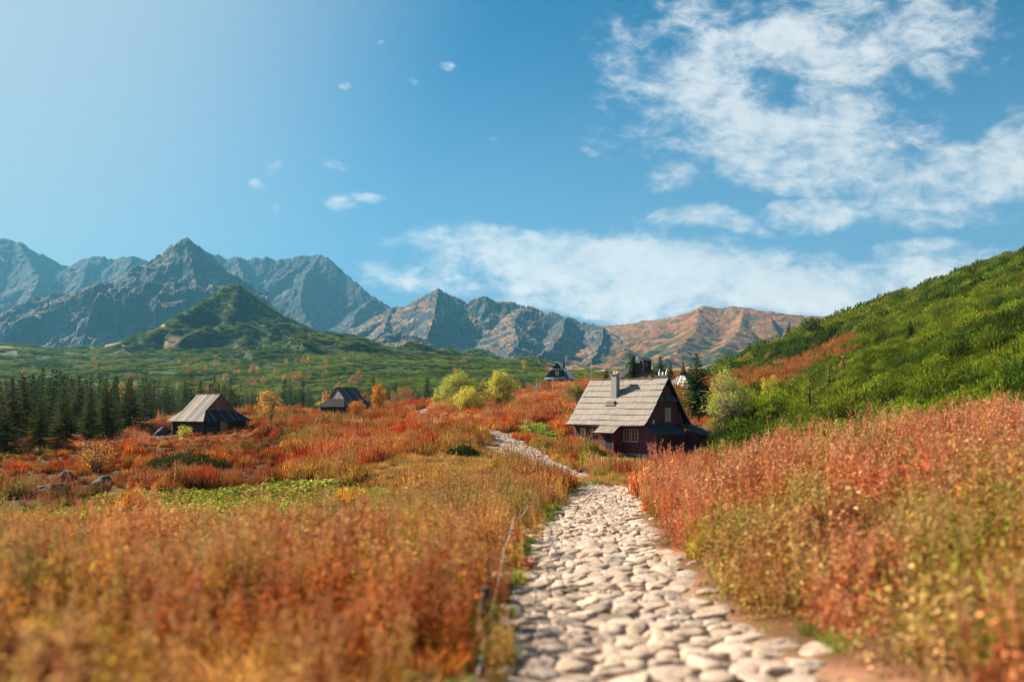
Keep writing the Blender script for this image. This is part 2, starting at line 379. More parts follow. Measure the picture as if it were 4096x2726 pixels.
# ------------------------------------------------------------------ ground sheet
def col3(a, b, t): t = np.clip(t, 0, 1)[..., None]; return np.asarray(a)*(1-t)+np.asarray(b)*t
def build_ground():
    us = np.arange(-2300, 4700, 9.0); ys = np.exp(np.linspace(math.log(1.25), math.log(1850), 800))
    Uu, Yy = np.meshgrid(us, ys); X = (Uu-CU)/F*Yy
    Z = H(X, Yy)
    pdn = pathdist(X, Yy)
    Z = Z - .042*sstep(1.35, .9, pdn)*(Yy < 121)
    n1 = fbm(X/6, Yy/6, 3, 50); n2 = fbm(X/60, Yy/45, 4, 51); n3 = pn(X/1.7, Yy/1.7, 52)
    c = col3((.07, .035, .016), (.15, .075, .028), .5+n1)
    # dirt beside the stones, right side redder
    side = (X > np.interp(Yy, _py, _px))
    c = col3(c, col3((.30, .14, .08), (.20, .10, .055), .5+n3+n1), sstep(1.5, 1.1, pdn+n3*.35)*side)
    c = col3(c, (.30, .19, .115), sstep(1.25, 1.0, pdn+n3*.1))
    c = col3(c, (.36, .30, .25), sstep(2.5, 1.5, pdn+n1*.5)*(Yy > 36.5)*(Yy < 70)); c = col3(c, (.33, .27, .22), sstep(1.6, 1.0, pdn)*(Yy > 66)*(Yy < 122))
    # short golden grass
    g = ell(Uu, Yy, 1000, 34, 230, .32)+n1*.4
    c = col3(c, (.30, .17, .05), (g < 1)*.8)
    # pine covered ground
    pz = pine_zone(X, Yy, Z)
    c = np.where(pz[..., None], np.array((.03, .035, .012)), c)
    # the clearing on the slope
    _, vv = uv(X, Yy, Z)
    cl = inpoly(Uu, vv, CLEAR) & (Yy > 75)
    c = np.where(cl[..., None], col3((.42, .13, .035), (.30, .16, .05), .5+n1*1.2+n2), c)
    # valley and green hills
    fz = sstep(125, 160, Yy)*(Uu < 1620)
    c = col3(c, (.035, .045, .015), fz*(Uu < 1100)*sstep(120, 150, Yy))
    hill = (Yy > 330)
    gr = col3((.022, .036, .010), (.045, .065, .014), .5+n2)
    c = np.where((hill & ~((Uu > 1250) & (Yy > 560)))[..., None], gr, c)
    zx = np.gradient(Z, axis=1)/np.maximum(np.gradient(X, axis=1), 1e-6); zy = np.gradient(Z, axis=0)/np.maximum(np.gradient(Yy, axis=0), 1e-6)
    slope = np.hypot(zx, zy)
    rk = sstep(1.05, 1.45, slope+.55*fbm(X/25, Yy/25, 4, 60))*(Yy > 850)
    c = col3(c, (.10, .10, .075), rk*.6)
    # scree streaks and ochre grass lower right of the valley
    oc = sstep(560, 640, Yy)*sstep(1225, 1290, Uu)
    c = col3(c, col3((.50, .24, .06), (.42, .20, .08), .5+n2), oc)
    pat = sstep(.12, .2, fbm(X/45, Yy/30, 4, 61))*oc
    c = col3(c, (.03, .055, .02), pat*.95)
    st = sstep(.44, .50, fbm(X/14, Yy/14, 4, 63))*(Yy > 450)
    c = col3(c, (.34, .31, .27), st*.8*oc)
    st2 = sstep(.16, .24, fbm(X/60, Yy/20, 4, 64))*sstep(900, 980, Yy)*(Uu < 420)
    c = col3(c, (.42, .27, .12), st2*.8)
    nr, nc = X.shape
    v = np.stack([X, Yy, Z], -1).reshape(-1, 3)
    i = np.arange(nr*nc).reshape(nr, nc)
    f = np.stack([i[:-1, :-1], i[:-1, 1:], i[1:, 1:], i[1:, :-1]], -1).reshape(-1, 4)
    cc = np.ones((len(v), 4)); cc[:, :3] = c.reshape(-1, 3)
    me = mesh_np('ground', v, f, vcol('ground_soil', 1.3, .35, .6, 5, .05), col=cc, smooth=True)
    return tag(link('ground', me), 'rust brown meadow ground falling away from the path and rising into green slopes', None, None, 'structure')
build_ground()

# ------------------------------------------------------------------ mountains
def build_mtn(name, label, u0, u1, du, y0, y1, ny, ridges, seed, colf, **kw):
    us = np.arange(u0, u1, du); ys = np.exp(np.linspace(math.log(y0), math.log(y1), ny))
    Uu, Yy = np.meshgrid(us, ys); X = (Uu-CU)/F*Yy
    Z = tent(X, Yy, ridges, seed, **kw)
    Z = Z + kw.get('rough', 1.0)*(fbm(X/60, Yy/60, 5, seed+3, .6)*9 + (ridged(X/46+fbm(X/30, Yy/30, 2, seed+9), Yy/90, 4, seed+6)-.6)*11*kw.get('jag', 1))
    Z = Z - kw.get('toe', 0)*sstep(y0*1.2, y0, Yy) ; Z = np.maximum(Z, -60)
    zx = np.gradient(Z, axis=1)/np.maximum(np.gradient(X, axis=1), 1e-6); zy = np.gradient(Z, axis=0)/np.maximum(np.gradient(Yy, axis=0), 1e-6)
    c = colf(X, Yy, Z, zx, zy, Uu)
    nr, nc = X.shape
    v = np.stack([X, Yy, Z], -1).reshape(-1, 3); i = np.arange(nr*nc).reshape(nr, nc)
    f = np.stack([i[:-1, :-1], i[:-1, 1:], i[1:, 1:], i[1:, :-1]], -1).reshape(-1, 4)
    cc = np.ones((len(v), 4)); cc[:, :3] = c.reshape(-1, 3)
    me = mesh_np(name, v, f, vcol(name+'_rock', .035, .75, 1.0, .06, 16), col=cc, smooth=True)
    return tag(link(name, me), label, None, None, 'structure')
tent_ = tent
def tent_kw(X, Y, ridges, seed, gamp=.2, lam=230, flat=1600, rough=1, toe=0, jag=1): return tent_(X, Y, ridges, seed, gamp, lam, flat)
tent = tent_kw
A = 3900
FARWALL = [
 dict(p=[(-700, 600, A), (-300, 560, A), (-60, 548, A), (0, 545, A), (12, 546, A), (28, 550, A), (48, 558, A), (58, 575, A), (66, 588, A), (84, 584, A), (98, 583, A), (112, 590, A), (128, 602, A), (142, 611, A), (168, 613, A), (178, 603, A), (188, 596, A), (205, 592, A), (240, 591, A), (262, 597, A), (285, 588, A), (305, 587, A), (322, 594, A), (340, 602, A), (380, 604, A), (430, 600, A), (470, 578, A), (490, 584, A), (518, 592, A), (536, 599, A), (541, 589, A), (553, 588, A), (568, 597, A), (590, 592, A), (612, 590, A), (630, 596, A), (655, 597, A), (680, 590, A), (700, 587, A), (722, 588, A), (740, 588, 3850), (752, 592, 3800), (772, 608, 3750), (800, 634, 3700), (830, 660, 3600), (860, 684, 3550), (890, 706, 3500), (912, 722, 3400), (940, 760, 3300)], k=.95, flat=1500),
 dict(p=[(40, 555, A), (90, 640, 3500), (60, 700, 3200), (20, 740, 3000)], k=.8),
 dict(p=[(205, 592, A), (190, 650, 3600), (150, 700, 3300)], k=.8),
 dict(p=[(305, 587, A), (280, 650, 3600), (240, 720, 3300)], k=.8),
 dict(p=[(545, 588, A), (560, 640, 3600), (590, 700, 3350), (600, 750, 3150)], k=.85),
 dict(p=[(735, 588, 3850), (700, 640, 3600), (690, 700, 3350), (720, 760, 3050)], k=.85),
 dict(p=[(860, 684, 3550), (820, 720, 3300), (800, 765, 3000)], k=.8),
]
B = 2700
PYR = [
 dict(p=[(430, 543, B), (420, 548, B), (405, 560, B), (392, 572, B), (380, 588, B), (362, 600, B), (350, 610, B), (330, 630, 2650), (305, 645, 2600), (278, 663, 2550), (262, 672, 2520), (240, 690, 2450), (215, 712, 2400)], k=1.0, flat=1400),
 dict(p=[(430, 543, B), (440, 552, B), (455, 565, B), (470, 578, 2720), (486, 592, 2760), (500, 612, 2800), (508, 640, 2850), (515, 680, 2900)], k=1.1, flat=1400),
 dict(p=[(430, 543, B), (445, 620, 2550), (455, 680, 2400), (430, 740, 2200), (400, 790, 2050)], k=.95),
 dict(p=[(380, 588, B), (350, 660, 2500), (330, 720, 2300), (300, 780, 2100)], k=.95),
 dict(p=[(240, 690, 2450), (240, 740, 2250), (230, 790, 2050)], k=.9),
 dict(p=[(-500, 700, 2500), (-100, 725, 2450), (0, 728, 2400), (25, 722, 2400), (45, 700, 2400), (70, 697, 2400), (110, 697, 2400), (150, 688, 2400), (165, 674, 2400), (200, 670, 2400), (240, 678, 2430), (262, 690, 2450)], k=.85, flat=900),
 dict(p=[(150, 775, 2150), (185, 762, 2200), (205, 750, 2230), (235, 738, 2250), (300, 736, 2250), (330, 740, 2250)], k=.8, flat=900),
 dict(p=[(-100, 790, 2050), (0, 780, 2100), (80, 745, 2250), (110, 735, 2300)], k=.8, flat=900),
 dict(p=[(520, 660, 2450), (480, 680, 2400), (440, 720, 2250), (400, 770, 2100)], k=.9, flat=900),
]
MID = [
 dict(p=[(905, 708, 3000), (925, 700, 3000), (940, 705, 3000), (960, 690, 2950), (985, 675, 2900), (1008, 665, 2900), (1022, 670, 2900), (1040, 680, 2880), (1060, 690, 2880), (1075, 698, 2880), (1087, 688, 2860), (1105, 681, 2850), (1120, 680, 2850), (1140, 689, 2850), (1165, 693, 2830), (1200, 703, 2800), (1230, 709, 2780), (1262, 719, 2750), (1300, 728, 2700), (1340, 741, 2650), (1365, 745, 2600), (1388, 752, 2500), (1405, 766, 2400), (1425, 783, 2300), (1440, 797, 2200), (1452, 815, 2100)], k=.9, flat=1300),
 dict(p=[(905, 708, 3000), (890, 735, 2800), (880, 765, 2600), (850, 785, 2400)], k=.7, flat=900),
 dict(p=[(1008, 665, 2900), (1000, 720, 2600), (985, 770, 2300), (960, 805, 2000)], k=.8),
 dict(p=[(1200, 703, 2800), (1180, 750, 2550), (1195, 790, 2250), (1170, 815, 2000)], k=.6),
 dict(p=[(1300, 728, 2700), (1295, 765, 2450), (1270, 800, 2150), (1225, 826, 1850)], k=.85),
 dict(p=[(1388, 752, 2500), (1385, 785, 2250), (1370, 815, 2000), (1350, 840, 1750)], k=.85),
 dict(p=[(1440, 797, 2200), (1430, 820, 2000), (1420, 845, 1750)], k=.85),
 dict(p=[(820, 800, 1900), (870, 780, 1950), (910, 768, 2000), (940, 772, 2000), (970, 790, 1950)], k=.5, flat=500, g=.12),
]
BROWN = [
 dict(p=[(1340, 765, 2900), (1388, 749, 2850), (1440, 745, 2800), (1490, 737, 2700), (1530, 732, 2650), (1570, 726, 2600), (1590, 716, 2550), (1608, 708, 2500), (1622, 704, 2500), (1645, 708, 2500), (1680, 706, 2500), (1712, 707, 2500), (1745, 712, 2450), (1790, 720, 2400), (1840, 725, 2400), (1900, 728, 2350), (1940, 727, 2300), (1990, 716, 2200), (2030, 704, 2150), (2060, 694, 2100), (2085, 686, 2080), (2110, 690, 2100), (2200, 700, 2100), (2400, 700, 2100), (3000, 700, 2100)], k=.42, flat=1400, g=.05),
 dict(p=[(1608, 708, 2500), (1600, 760, 2150), (1560, 805, 1850), (1520, 838, 1600), (1480, 862, 1350)], k=.4, flat=900, g=.05),
 dict(p=[(1712, 707, 2500), (1700, 760, 2150), (1660, 800, 1850), (1640, 835, 1550), (1640, 862, 1300)], k=.4, flat=900, g=.05),
]
ROCK = np.array((.052, .066, .074)); ROCKD = np.array((.013, .020, .026)); GRASS = np.array((.40, .23, .10)); GREEN = np.array((.055, .085, .03))  # rock darkened and blued: shade and distance haze put into its colour
def rocky(X, Y, Z, zx, zy, U, gl=.75, ga=1.0, green=None):
    n = fbm(X/110, Z/60, 4, 70); n2 = fbm(X/35, (Z+Y*.3)/35, 4, 71); sl = np.hypot(zx, zy)
    c = col3(ROCKD, ROCK, .5+n*1.1+n2*.6)
    g = sstep(gl, gl-.3, sl+.35*n2+.25*n)*ga
    c = col3(c, col3(GRASS, (.34, .20, .10), .5+n2), g*.9)
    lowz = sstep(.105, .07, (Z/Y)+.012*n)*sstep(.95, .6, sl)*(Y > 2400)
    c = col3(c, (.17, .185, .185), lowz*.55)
    if green is not None: c = col3(c, GREEN, green(X, Y, Z, U, n, n2))
    c = col3(c, (.24, .24, .23), sstep(.35, .6, fbm(X/50, Y/90, 4, 75))*.35)
    return c
build_mtn('mountains', 'blue hazy jagged rock wall forming the left skyline', -700, 1000, 2.2, 2500, 4600, 260, FARWALL, 21,
          lambda *a: rocky(*a, gl=.6, ga=.6), gamp=.26, lam=300, jag=.32)
build_mtn('mountain', 'pointed rock pyramid with sunlit ochre ledges rising above the left valley', -600, 620, 2.0, 1750, 3200, 280, PYR, 22,
          lambda *a: rocky(*a, gl=.85, ga=1.0), gamp=.26, lam=210, jag=.55)
build_mtn('mountain', 'twin dark peaks with ochre crest in the centre of the skyline', 760, 1520, 1.8, 1500, 3500, 300, MID, 23,
          lambda *a: rocky(*a, gl=.80, ga=.95, green=lambda X, Y, Z, U, n, n2: sstep(1290, 1340, U)*sstep(190, 120, Z+60*n)*.6*sstep(-.1, .3, n2)), gamp=.20, lam=230, jag=.35, rough=.7)
def brown(X, Y, Z, zx, zy, U):
    n = fbm(X/90, Y/120, 4, 80); n2 = fbm(X/30, Y/30, 4, 81)
    c = col3((.38, .165, .055), (.22, .105, .042), .5+n*1.2+n2*.9)
    c = col3(c, (.40, .13, .055), sstep(.1, .4, fbm(X/60, Y/60, 3, 83))*.4)
    c = col3(c, (.26, .22, .18), sstep(.3, .5, fbm(X/26, Y/70, 4, 82))*.6)
    el = (Z/Y)
    c = col3(c, (.07, .075, .03), sstep(.30, .42, fbm(X/34, Y/26, 4, 86))*.8)
    low = sstep(.100, .074, el+.02*n)
    c = col3(c, (.035, .06, .022), sstep(-.12, .02, fbm(X/75, Y/45, 4, 84)-.10*sstep(.03, .07, el))*low)
    return c
build_mtn('hills', 'rounded orange brown ridge with dark pine patches on the right skyline', 1300, 2900, 3, 1180, 3200, 260, BROWN, 24, brown, gamp=.025, lam=240, rough=.4, toe=160, jag=.08)

# ------------------------------------------------------------------ plants of the meadow
def fireweed(seed, h0=.85, ns=9, rad=.26, nleaf=20, lw=.017, ll=.085, curl=.35, seedhead=.7, low=.25):
    r = np.random.default_rng(seed); A_ = NP()
    for k in range(ns):
        a = r.uniform(0, 2*PI); q = rad*math.sqrt(r.uniform()); b = np.array([q*math.cos(a), q*math.sin(a), 0])
        h = h0*r.uniform(.6, 1.12); lean = np.array([r.normal()*.09, r.normal()*.09, 0])*h
        top = b+lean+np.array([0, 0, h]); bot = b-np.array([0, 0, .25])
        m = 4; ts = np.linspace(0, 1, m+1)[:, None]; pts = bot*(1-ts)+top*ts+lean*(ts*ts-ts)*.8
        v, f = ribbon(pts[:-1], pts[1:], .007, r); A_.add(v, f, 1, (.44, .14, .07, .7))
        n = int(nleaf*r.uniform(.7, 1.2)); t = r.uniform(low, .93, n); c0 = bot*(1-t[:, None])+top*t[:, None]+lean*(t*t-t)[:, None]*.8
        az = r.uniform(0, 2*PI, n); up = r.uniform(-.75, .55, n)-curl*.5
        dr = unit(np.stack([np.cos(az), np.sin(az), up], 1)); L = ll*r.uniform(.55, 1.25, n)*(1.15-.5*t)
        v, f = quads(c0+dr*L[:, None]*.5, L, lw*r.uniform(.7, 1.5, n), dr, rng=r)
        A_.add(v, f, r.uniform(.45, 1.55, n)*(.75+.4*t))
        # curled second half of the leaf
        d2 = unit(dr*np.array([.5, .5, 1])+np.array([0, 0, -1.0])*r.uniform(.2, 1, (n, 1)))
        v, f = quads(c0+dr*L[:, None]*.95+d2*L[:, None]*.2, L*.5, lw, d2, rng=r)
        A_.add(v, f, r.uniform(.5, 1.5, n))
        if r.uniform() < seedhead:
            n = 20; t = r.uniform(.70, 1.04, n); c0 = bot*(1-t[:, None])+top*t[:, None]
            az = r.uniform(0, 2*PI, n); dr = unit(np.stack([np.cos(az), np.sin(az), r.uniform(.2, 1.6, n)], 1)); L = .062*r.uniform(.6, 1.3, n)
            v, f = quads(c0+dr*L[:, None]*.5, L, .013, dr, rng=r); A_.add(v, f, r.uniform(.7, 1.2, n), (.68, .36, .19, .5))
    return A_
def leafy(seed, h0=.7, ns=7, rad=.28, nleaf=22, lw=.042, ll=.06):
    r = np.random.default_rng(seed); A_ = NP()
    for k in range(ns):
        a = r.uniform(0, 2*PI); q = rad*math.sqrt(r.uniform()); b = np.array([q*math.cos(a), q*math.sin(a), 0])
        h = h0*r.uniform(.5, 1.1); lean = np.array([r.normal()*.22, r.normal()*.22, 0])*h
        top = b+lean+np.array([0, 0, h]); bot = b-np.array([0, 0, .2])
        ts = np.linspace(0, 1, 5)[:, None]; pts = bot*(1-ts)+top*ts
        v, f = ribbon(pts[:-1], pts[1:], .008, r); A_.add(v, f, 1, (.26, .05, .03, .8))
        n = nleaf; t = r.uniform(.25, 1, n); c0 = bot*(1-t[:, None])+top*t[:, None]+r.normal(size=(n, 3))*.045
        d = unit(r.normal(size=(n, 3))*np.array([1, 1, .5])); L = ll*r.uniform(.5, 1.3, n)
        v, f = quads(c0, L, lw*r.uniform(.6, 1.2, n), d, .6, rng=r); A_.add(v, f, r.uniform(.5, 1.5, n))
    return A_
def tuft(seed, h0=.42, n=170, rad=.3, w=.007):
    r = np.random.default_rng(seed); A_ = NP()
    a = r.uniform(0, 2*PI, n); q = rad*np.sqrt(r.uniform(size=n)); b = np.stack([q*np.cos(a), q*np.sin(a), np.full(n, -.04)], 1)
    l = h0*r.uniform(.4, 1.1, n); ln = r.normal(size=(n, 3))*np.array([.35, .35, 0]); m = b+ln*l[:, None]*.4+np.array([0, 0, 1])*l[:, None]*.6
    t = m+ln*l[:, None]*.7+np.array([0, 0, 1])*l[:, None]*.35
    s = unit(np.cross(m-b, r.normal(size=(n, 3))))*w
    v = np.stack([b-s, b+s, m+s, m-s], 1).reshape(-1, 3); f = np.arange(4*n).reshape(n, 4); tn = r.uniform(.55, 1.45, n)
    A_.add(v, f, tn); v = np.stack([m-s, m+s, t+s*.2, t-s*.2], 1).reshape(-1, 3); A_.add(v, f.copy(), tn*1.1)
    return A_
def groundleaf(seed, n=46, rad=.34, L0=.12, h0=.2):
    r = np.random.default_rng(seed); A_ = NP()
    a = r.uniform(0, 2*PI, n); q = rad*np.sqrt(r.uniform(size=n)); c = np.stack([q*np.cos(a), q*np.sin(a), h0*r.uniform(.3, 1.1, n)], 1)
    d = unit(np.stack([np.cos(a)+r.normal(size=n)*.6, np.sin(a)+r.normal(size=n)*.6, r.normal(size=n)*.35], 1)); L = L0*r.uniform(.5, 1.3, n)
    v, f = quads(c, L, L*.8, d, .75, rng=r); A_.add(v, f, r.uniform(.45, 1.5, n))
    return A_
def farclump(seed, h0=.75, rad=.5, n=150):
    """coarser plants for ground far from the path: upright blades and leaf flecks"""
    r = np.random.default_rng(seed); A_ = NP()
    a = r.uniform(0, 2*PI, n); q = rad*np.sqrt(r.uniform(size=n)); h = h0*r.uniform(.45, 1.15, n)*(1-.25*(q/rad)**2)
    b = np.stack([q*np.cos(a), q*np.sin(a), np.zeros(n)-.1], 1)
    d = unit(np.stack([r.normal(size=n)*.16, r.normal(size=n)*.16, np.ones(n)], 1))
    v, f = quads(b+d*h[:, None]*.5, h+.1, .035*r.uniform(.6, 1.5, n), d, rng=r); A_.add(v, f, r.uniform(.45, 1.35, n))
    m = n; t = r.uniform(.35, 1.0, m); c = b+d*(h*t)[:, None]+r.normal(size=(m, 3))*.05
    dd = unit(r.normal(size=(m, 3))); v, f = quads(c, .11, .05, dd, rng=r); A_.add(v, f, r.uniform(.5, 1.6, m))
    k = n//7; tp = b[:k]+d[:k]*h[:k, None]*.95
    v, f = quads(tp, .16, .03, d[:k], rng=r); A_.add(v, f, 1, (.64, .33, .16, .45))
    return A_
def pinebush(seed, rad=1.0, h0=1.15, n=120, bl=6, cl=.30, cw=.085):
    """dwarf mountain pine: a mound of upright needle candles"""
    r = np.random.default_rng(seed); A_ = NP()
    a = r.uniform(0, 2*PI, n); q = rad*np.sqrt(r.uniform(size=n)); hh = h0*(1-.55*(q/rad)**2)*r.uniform(.62, 1.1, n)
    c = np.stack([q*np.cos(a), q*np.sin(a), hh], 1)
    ax = unit(np.stack([np.cos(a)*q*.55+r.normal(size=n)*.22, np.sin(a)*q*.55+r.normal(size=n)*.22, np.ones(n)], 1))
    low = r.uniform(size=n) < .25; c[low, 2] *= .55
    for k in range(bl):
        w = r.uniform(0, 2*PI, n); sd = unit(np.cross(ax, np.stack([np.cos(w), np.sin(w), 0*w], 1)))
        off = r.uniform(-.5, .5, n)[:, None]*cl*.8
        d = unit(ax*r.uniform(.35, 1.0, (n, 1))+sd*r.uniform(.25, .8, (n, 1)))
        v, f = quads(c+ax*off+d*cl*.25, cl*r.uniform(.5, 1, n), cw*r.uniform(.6, 1.2, n), d, rng=r)
        A_.add(v, f, r.uniform(.6, 1.35, n))
    # dark inner twigs
    m = 26; b = np.zeros((m, 3)); b[:, :2] = r.normal(size=(m, 2))*.2*rad; e = c[:m]*np.array([.95, .95, .9])
    v, f = ribbon(b, e, .035, r); A_.add(v, f, 1, (.06, .04, .025, .9))
    return A_

MI = foliage('meadow_leaf', instanced=True, trans=.24)
MP = foliage('pine_needle', instanced=True, trans=.3)
FW = [fireweed(i+1, h0=.78+.06*i).me('fireweed', MI) for i in range(4)]
LF = [leafy(i+11).me('leafy', MI) for i in range(3)]
TU = [tuft(i+21).me('tuft', MI) for i in range(3)]
GL = [groundleaf(i+31).me('groundleaf', MI) for i in range(2)]
FC = [farclump(i+41).me('clump', MI) for i in range(4)]
PB = [pinebush(i+51).me('pine', MP) for i in range(4)]
PB += [pinebush(i+71, n=300, bl=5, cl=.19, cw=.05).me('pine', MP) for i in range(3)]

RUST = np.array([(.62, .19, .05), (.70, .30, .07), (.50, .13, .04), (.80, .50, .17), (.46, .36, .06), (.40, .08, .03), (.72, .38, .08), (.74, .34, .16)])
BRICK = np.array([(.62, .18, .08), (.72, .32, .17), (.44, .12, .06), (.76, .48, .27), (.56, .27, .08), (.46, .13, .06)])
HOT = np.array([(.58, .07, .03), (.66, .19, .04), (.68, .32, .06), (.50, .06, .03), (.60, .36, .12), (.34, .17, .05), (.46, .14, .04)])
MIXED = np.array([(.36, .13, .04), (.52, .22, .06), (.24, .09, .03), (.50, .07, .03), (.55, .38, .12), (.30, .24, .07)])
GOLD = np.array([(.56, .33, .09), (.62, .38, .11), (.44, .22, .06), (.34, .26, .07), (.55, .22, .06)])
SLOPE = np.array([(.50, .17, .04), (.52, .24, .06), (.30, .12, .035), (.22, .17, .045), (.34, .09, .04), (.14, .14, .03)])
OLIVE = np.array([(.34, .30, .06), (.46, .38, .10), (.30, .36, .06), (.54, .42, .16), (.42, .20, .05)])
def pick(pal, n, f=None, rng=R0):
    if f is None: return pal[rng.integers(0, len(pal), n)]
    k = len(pal); i = np.clip(((f*.75+.5)*k + rng.normal(size=n)*1.0).astype(int), 0, k-1); return pal[i]
def meadow_tint(x, y, u):
    n = len(x); f1 = fbm(x/7, y/7, 3, 90); f2 = fbm(x/16, y/22, 3, 91); f3 = pn(x/2.2, y/2.2, 92)
    c = pick(MIXED, n, f1)
    xp = np.interp(y, _py, _px)
    left = x < xp
    def put(mask, pal, f=f3): 
        nonlocal c
        c = np.where(mask[:, None], pick(pal, n, f), c)
    j = R0.normal(size=n)*.35
    put(left & (y < 30+3*j), RUST)
    put(left & (y < 30) & (u > 900) & (y > 16), GOLD)
    put(left & (y < 26) & (f1 > .25), OLIVE)
    put(left & (u < 420-40*(y-4)) & (f1+j > -.25), OLIVE)
    put(~left & (y < 48), BRICK)
    put(~left & (y < 48) & (f1+f3*.5 > .30), OLIVE)
    put(~left & (y < 14) & (f3+j*.5 > .12), OLIVE)
    put((y > 30) & (y < 62) & (u > 650) & (u < 1330) & (f2 < .15), GOLD)
    hot = (y > 40) & (u < 1340) & (f2+.25*j > -.08)
    put(hot, HOT)
    put((y > 60) & (u > 940) & (u < 1420) & (R0.uniform(size=n) < .55), HOT); put((y > 60) & (u > 940) & (u < 1420) & (f1+.3*f3 > .15), BRICK)
    put((y > 62) & (u < 560) & (u > 180) & (f1 > -.1), BRICK)
    put((y > 74) & (u > 1400), SLOPE)
    put((y > 50) & (u > 1400) & (u < 1480), HOT)
    c = c*np.where(left, .98, 1.0)[:, None]*np.array([1.0, .90, .66])
    return c*R0.uniform(.6, 1.3, (n, 1))
GREENL = lambda u, y, n1: (np.minimum(np.minimum(ell(u, y, 540, 32, 330, .15), ell(u, y, 80, 28, 330, .12)), ell(u, y, 700, 35, 120, .12))+n1*.9 < 1) | (ell(u, y, 1440, 52, 95, .10)+n1 < 1) | (ell(u, y, 1240, 66, 60, .1)+n1 < 1)
def meadow():
    P = []; K = []; S = []; T = []
    bands = [(1.9, 6, 24, .85, 'n'), (6, 14, 20, .95, 'n'), (14, 26, 11, 1.05, 'n'), (26, 45, 6.5, 1.2, 'm'), (45, 75, 4.2, 1.2, 'f'), (75, 150, 2.6, 1.35, 'f'), (150, 240, 1.0, 1.9, 'f')]
    for y0, y1, dn, sc, lod in bands:
        x, y = sample(y0, y1, dn, -420, 2780)
        z = H(x, y); u, v = uv(x, y, z); n1 = fbm(x/5, y/5, 3, 95); n3 = pn(x/.9, y/.9, 96)
        pd = pathdist(x, y)
        gap = (y > 34.9) & (y < 39.6)
        keep = ((y < 41) | (y > 58) | (pd > 1.5+.3*n1)) & (gap | (pd > 1.12+.10*n3+.28*(x > np.interp(y, _py, _px))*(y < 34))) & ~in_foot(x, y) & ~pine_zone(x, y, z)
        keep &= ~((u < 985) & (y > 132)) & ~((u < 275+25*n1) & (y > 76)) & ~((u < 360) & (y > 104)) & ~((u > 1250) & (u < 1640) & (y > 235)) & ~((u < 1250) & (y > 190)) & (y < np.where(u > 1560, 400, 999))
        # open places: flat turf by the path bend, beds of broad leaves
        x, y, z, u, v, n1, n3, pd = [a[keep] for a in (x, y, z, u, v, n1, n3, pd)]
        n = len(x); t = meadow_tint(x, y, u); r = R0.uniform(size=n)
        xp = np.interp(y, _py, _px); left = x < xp
        s = sc*np.where(R0.uniform(size=n) < .05, 1.35, R0.uniform(.62, 1.12, n))*(1+.28*n1)
        # kinds: 0-3 fireweed 4-6 leafy 7-9 tuft 10-11 groundleaf 12-15 far clump
        k = R0.integers(0, 4, n)
        if lod == 'n':
            lf = (r < np.where(left, .25, np.where(y < 16, .62, .30)))
            k = np.where(lf, R0.integers(4, 7, n), k)
            k = np.where(R0.uniform(size=n) < .10, R0.integers(7, 10, n), k)
        if lod == 'm':
            k = np.where(r < .30, R0.integers(12, 16, n), k); k = np.where((r > .85), R0.integers(4, 7, n), k)
        if lod == 'f': k = np.where(r < .72, R0.integers(12, 16, n), k)
        short = (ell(u, y, 1010, 38, 190, .20)+n1*.5 < 1) | (ell(u, y, 880, 33, 160, .1)+n1*.5 < 1) | (ell(u, y, 1400, 36.5, 110, .09) < 1) | (ell(u, y, 1130, 50, 40, .06) < 1)
        k = np.where(short, R0.integers(7, 10, n), k); s = np.where(short, s*.8, s)
        t = np.where(short[:, None], pick(GOLD, n, n3)*.95, t)
        sh2 = (ell(u, y, 1450, 52, 120, .13) < 1); s = np.where(sh2, s*.5, s)
        edge = (pd < 1.5+.2*n3) & (r < np.where(left, .85, .25)) & (y < 60)
        k = np.where(edge, np.where(r < .5, R0.integers(7, 10, n), R0.integers(10, 12, n)), k); s = np.where(edge, s*.55, s)
        t = np.where(edge[:, None], np.array((.22, .26, .045))*R0.uniform(.6, 1.3, (n, 1)), t)
        s = np.where(left & (y > 8.5) & (y < 18), s*.88, s)
        lowl = (u < 930+60*n1) & (y > 17.5+2*n1) & (y < 35) & (R0.uniform(size=n) > .07); s = np.where(lowl, s*.42, s); t = np.where((lowl & (r < .85))[:, None], pick(OLIVE, n, n3)*np.array([.95, 1.1, .9]), t)
        gl = GREENL(u, y, n1)
        k = np.where(gl, R0.integers(10, 12, n), k); s = np.where(gl, s*1.15, s)
        t = np.where(gl[:, None], np.array([(.34, .40, .05), (.46, .46, .07), (.22, .32, .05)])[R0.integers(0, 3, n)], t)
        s = s*np.interp(pd, [1.1, 2.2], [.72, 1.0])
        s = np.where((u < 640) & (y > 30) & (y < 75), s*(1+.55*np.clip(n1, -.7, .35)), s); hole = (u < 700) & (y > 33) & (y < 75) & (n3+.4*n1 > .30); s = np.where(hole, s*.3, s); s = np.where((u < 300) & (y > 40), s*.62, s)
        big = R0.uniform(size=n) < .06
        s = np.where((u < 700) & (y > 31) & (y < 64) & ~big, s*.68, s); s = np.where((u > 330) & (u < 610) & (y > 62) & (y < 88), s*.36, s); s = np.where((u > 690) & (u < 880) & (y > 92) & (y < 126), s*.42, s)
        s = np.where((u > 1385) & (u < 1570) & (y > 46) & (y < 67), s*.55, s); s = np.where((pd < 2.8) & (y > 41.5) & (y < 56), s*.5, s)
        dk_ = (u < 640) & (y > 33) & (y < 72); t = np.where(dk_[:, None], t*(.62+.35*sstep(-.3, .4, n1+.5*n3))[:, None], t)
        P.append(np.stack([x, y, z-.02], 1)); K.append(k); S.append(s); T.append(t)
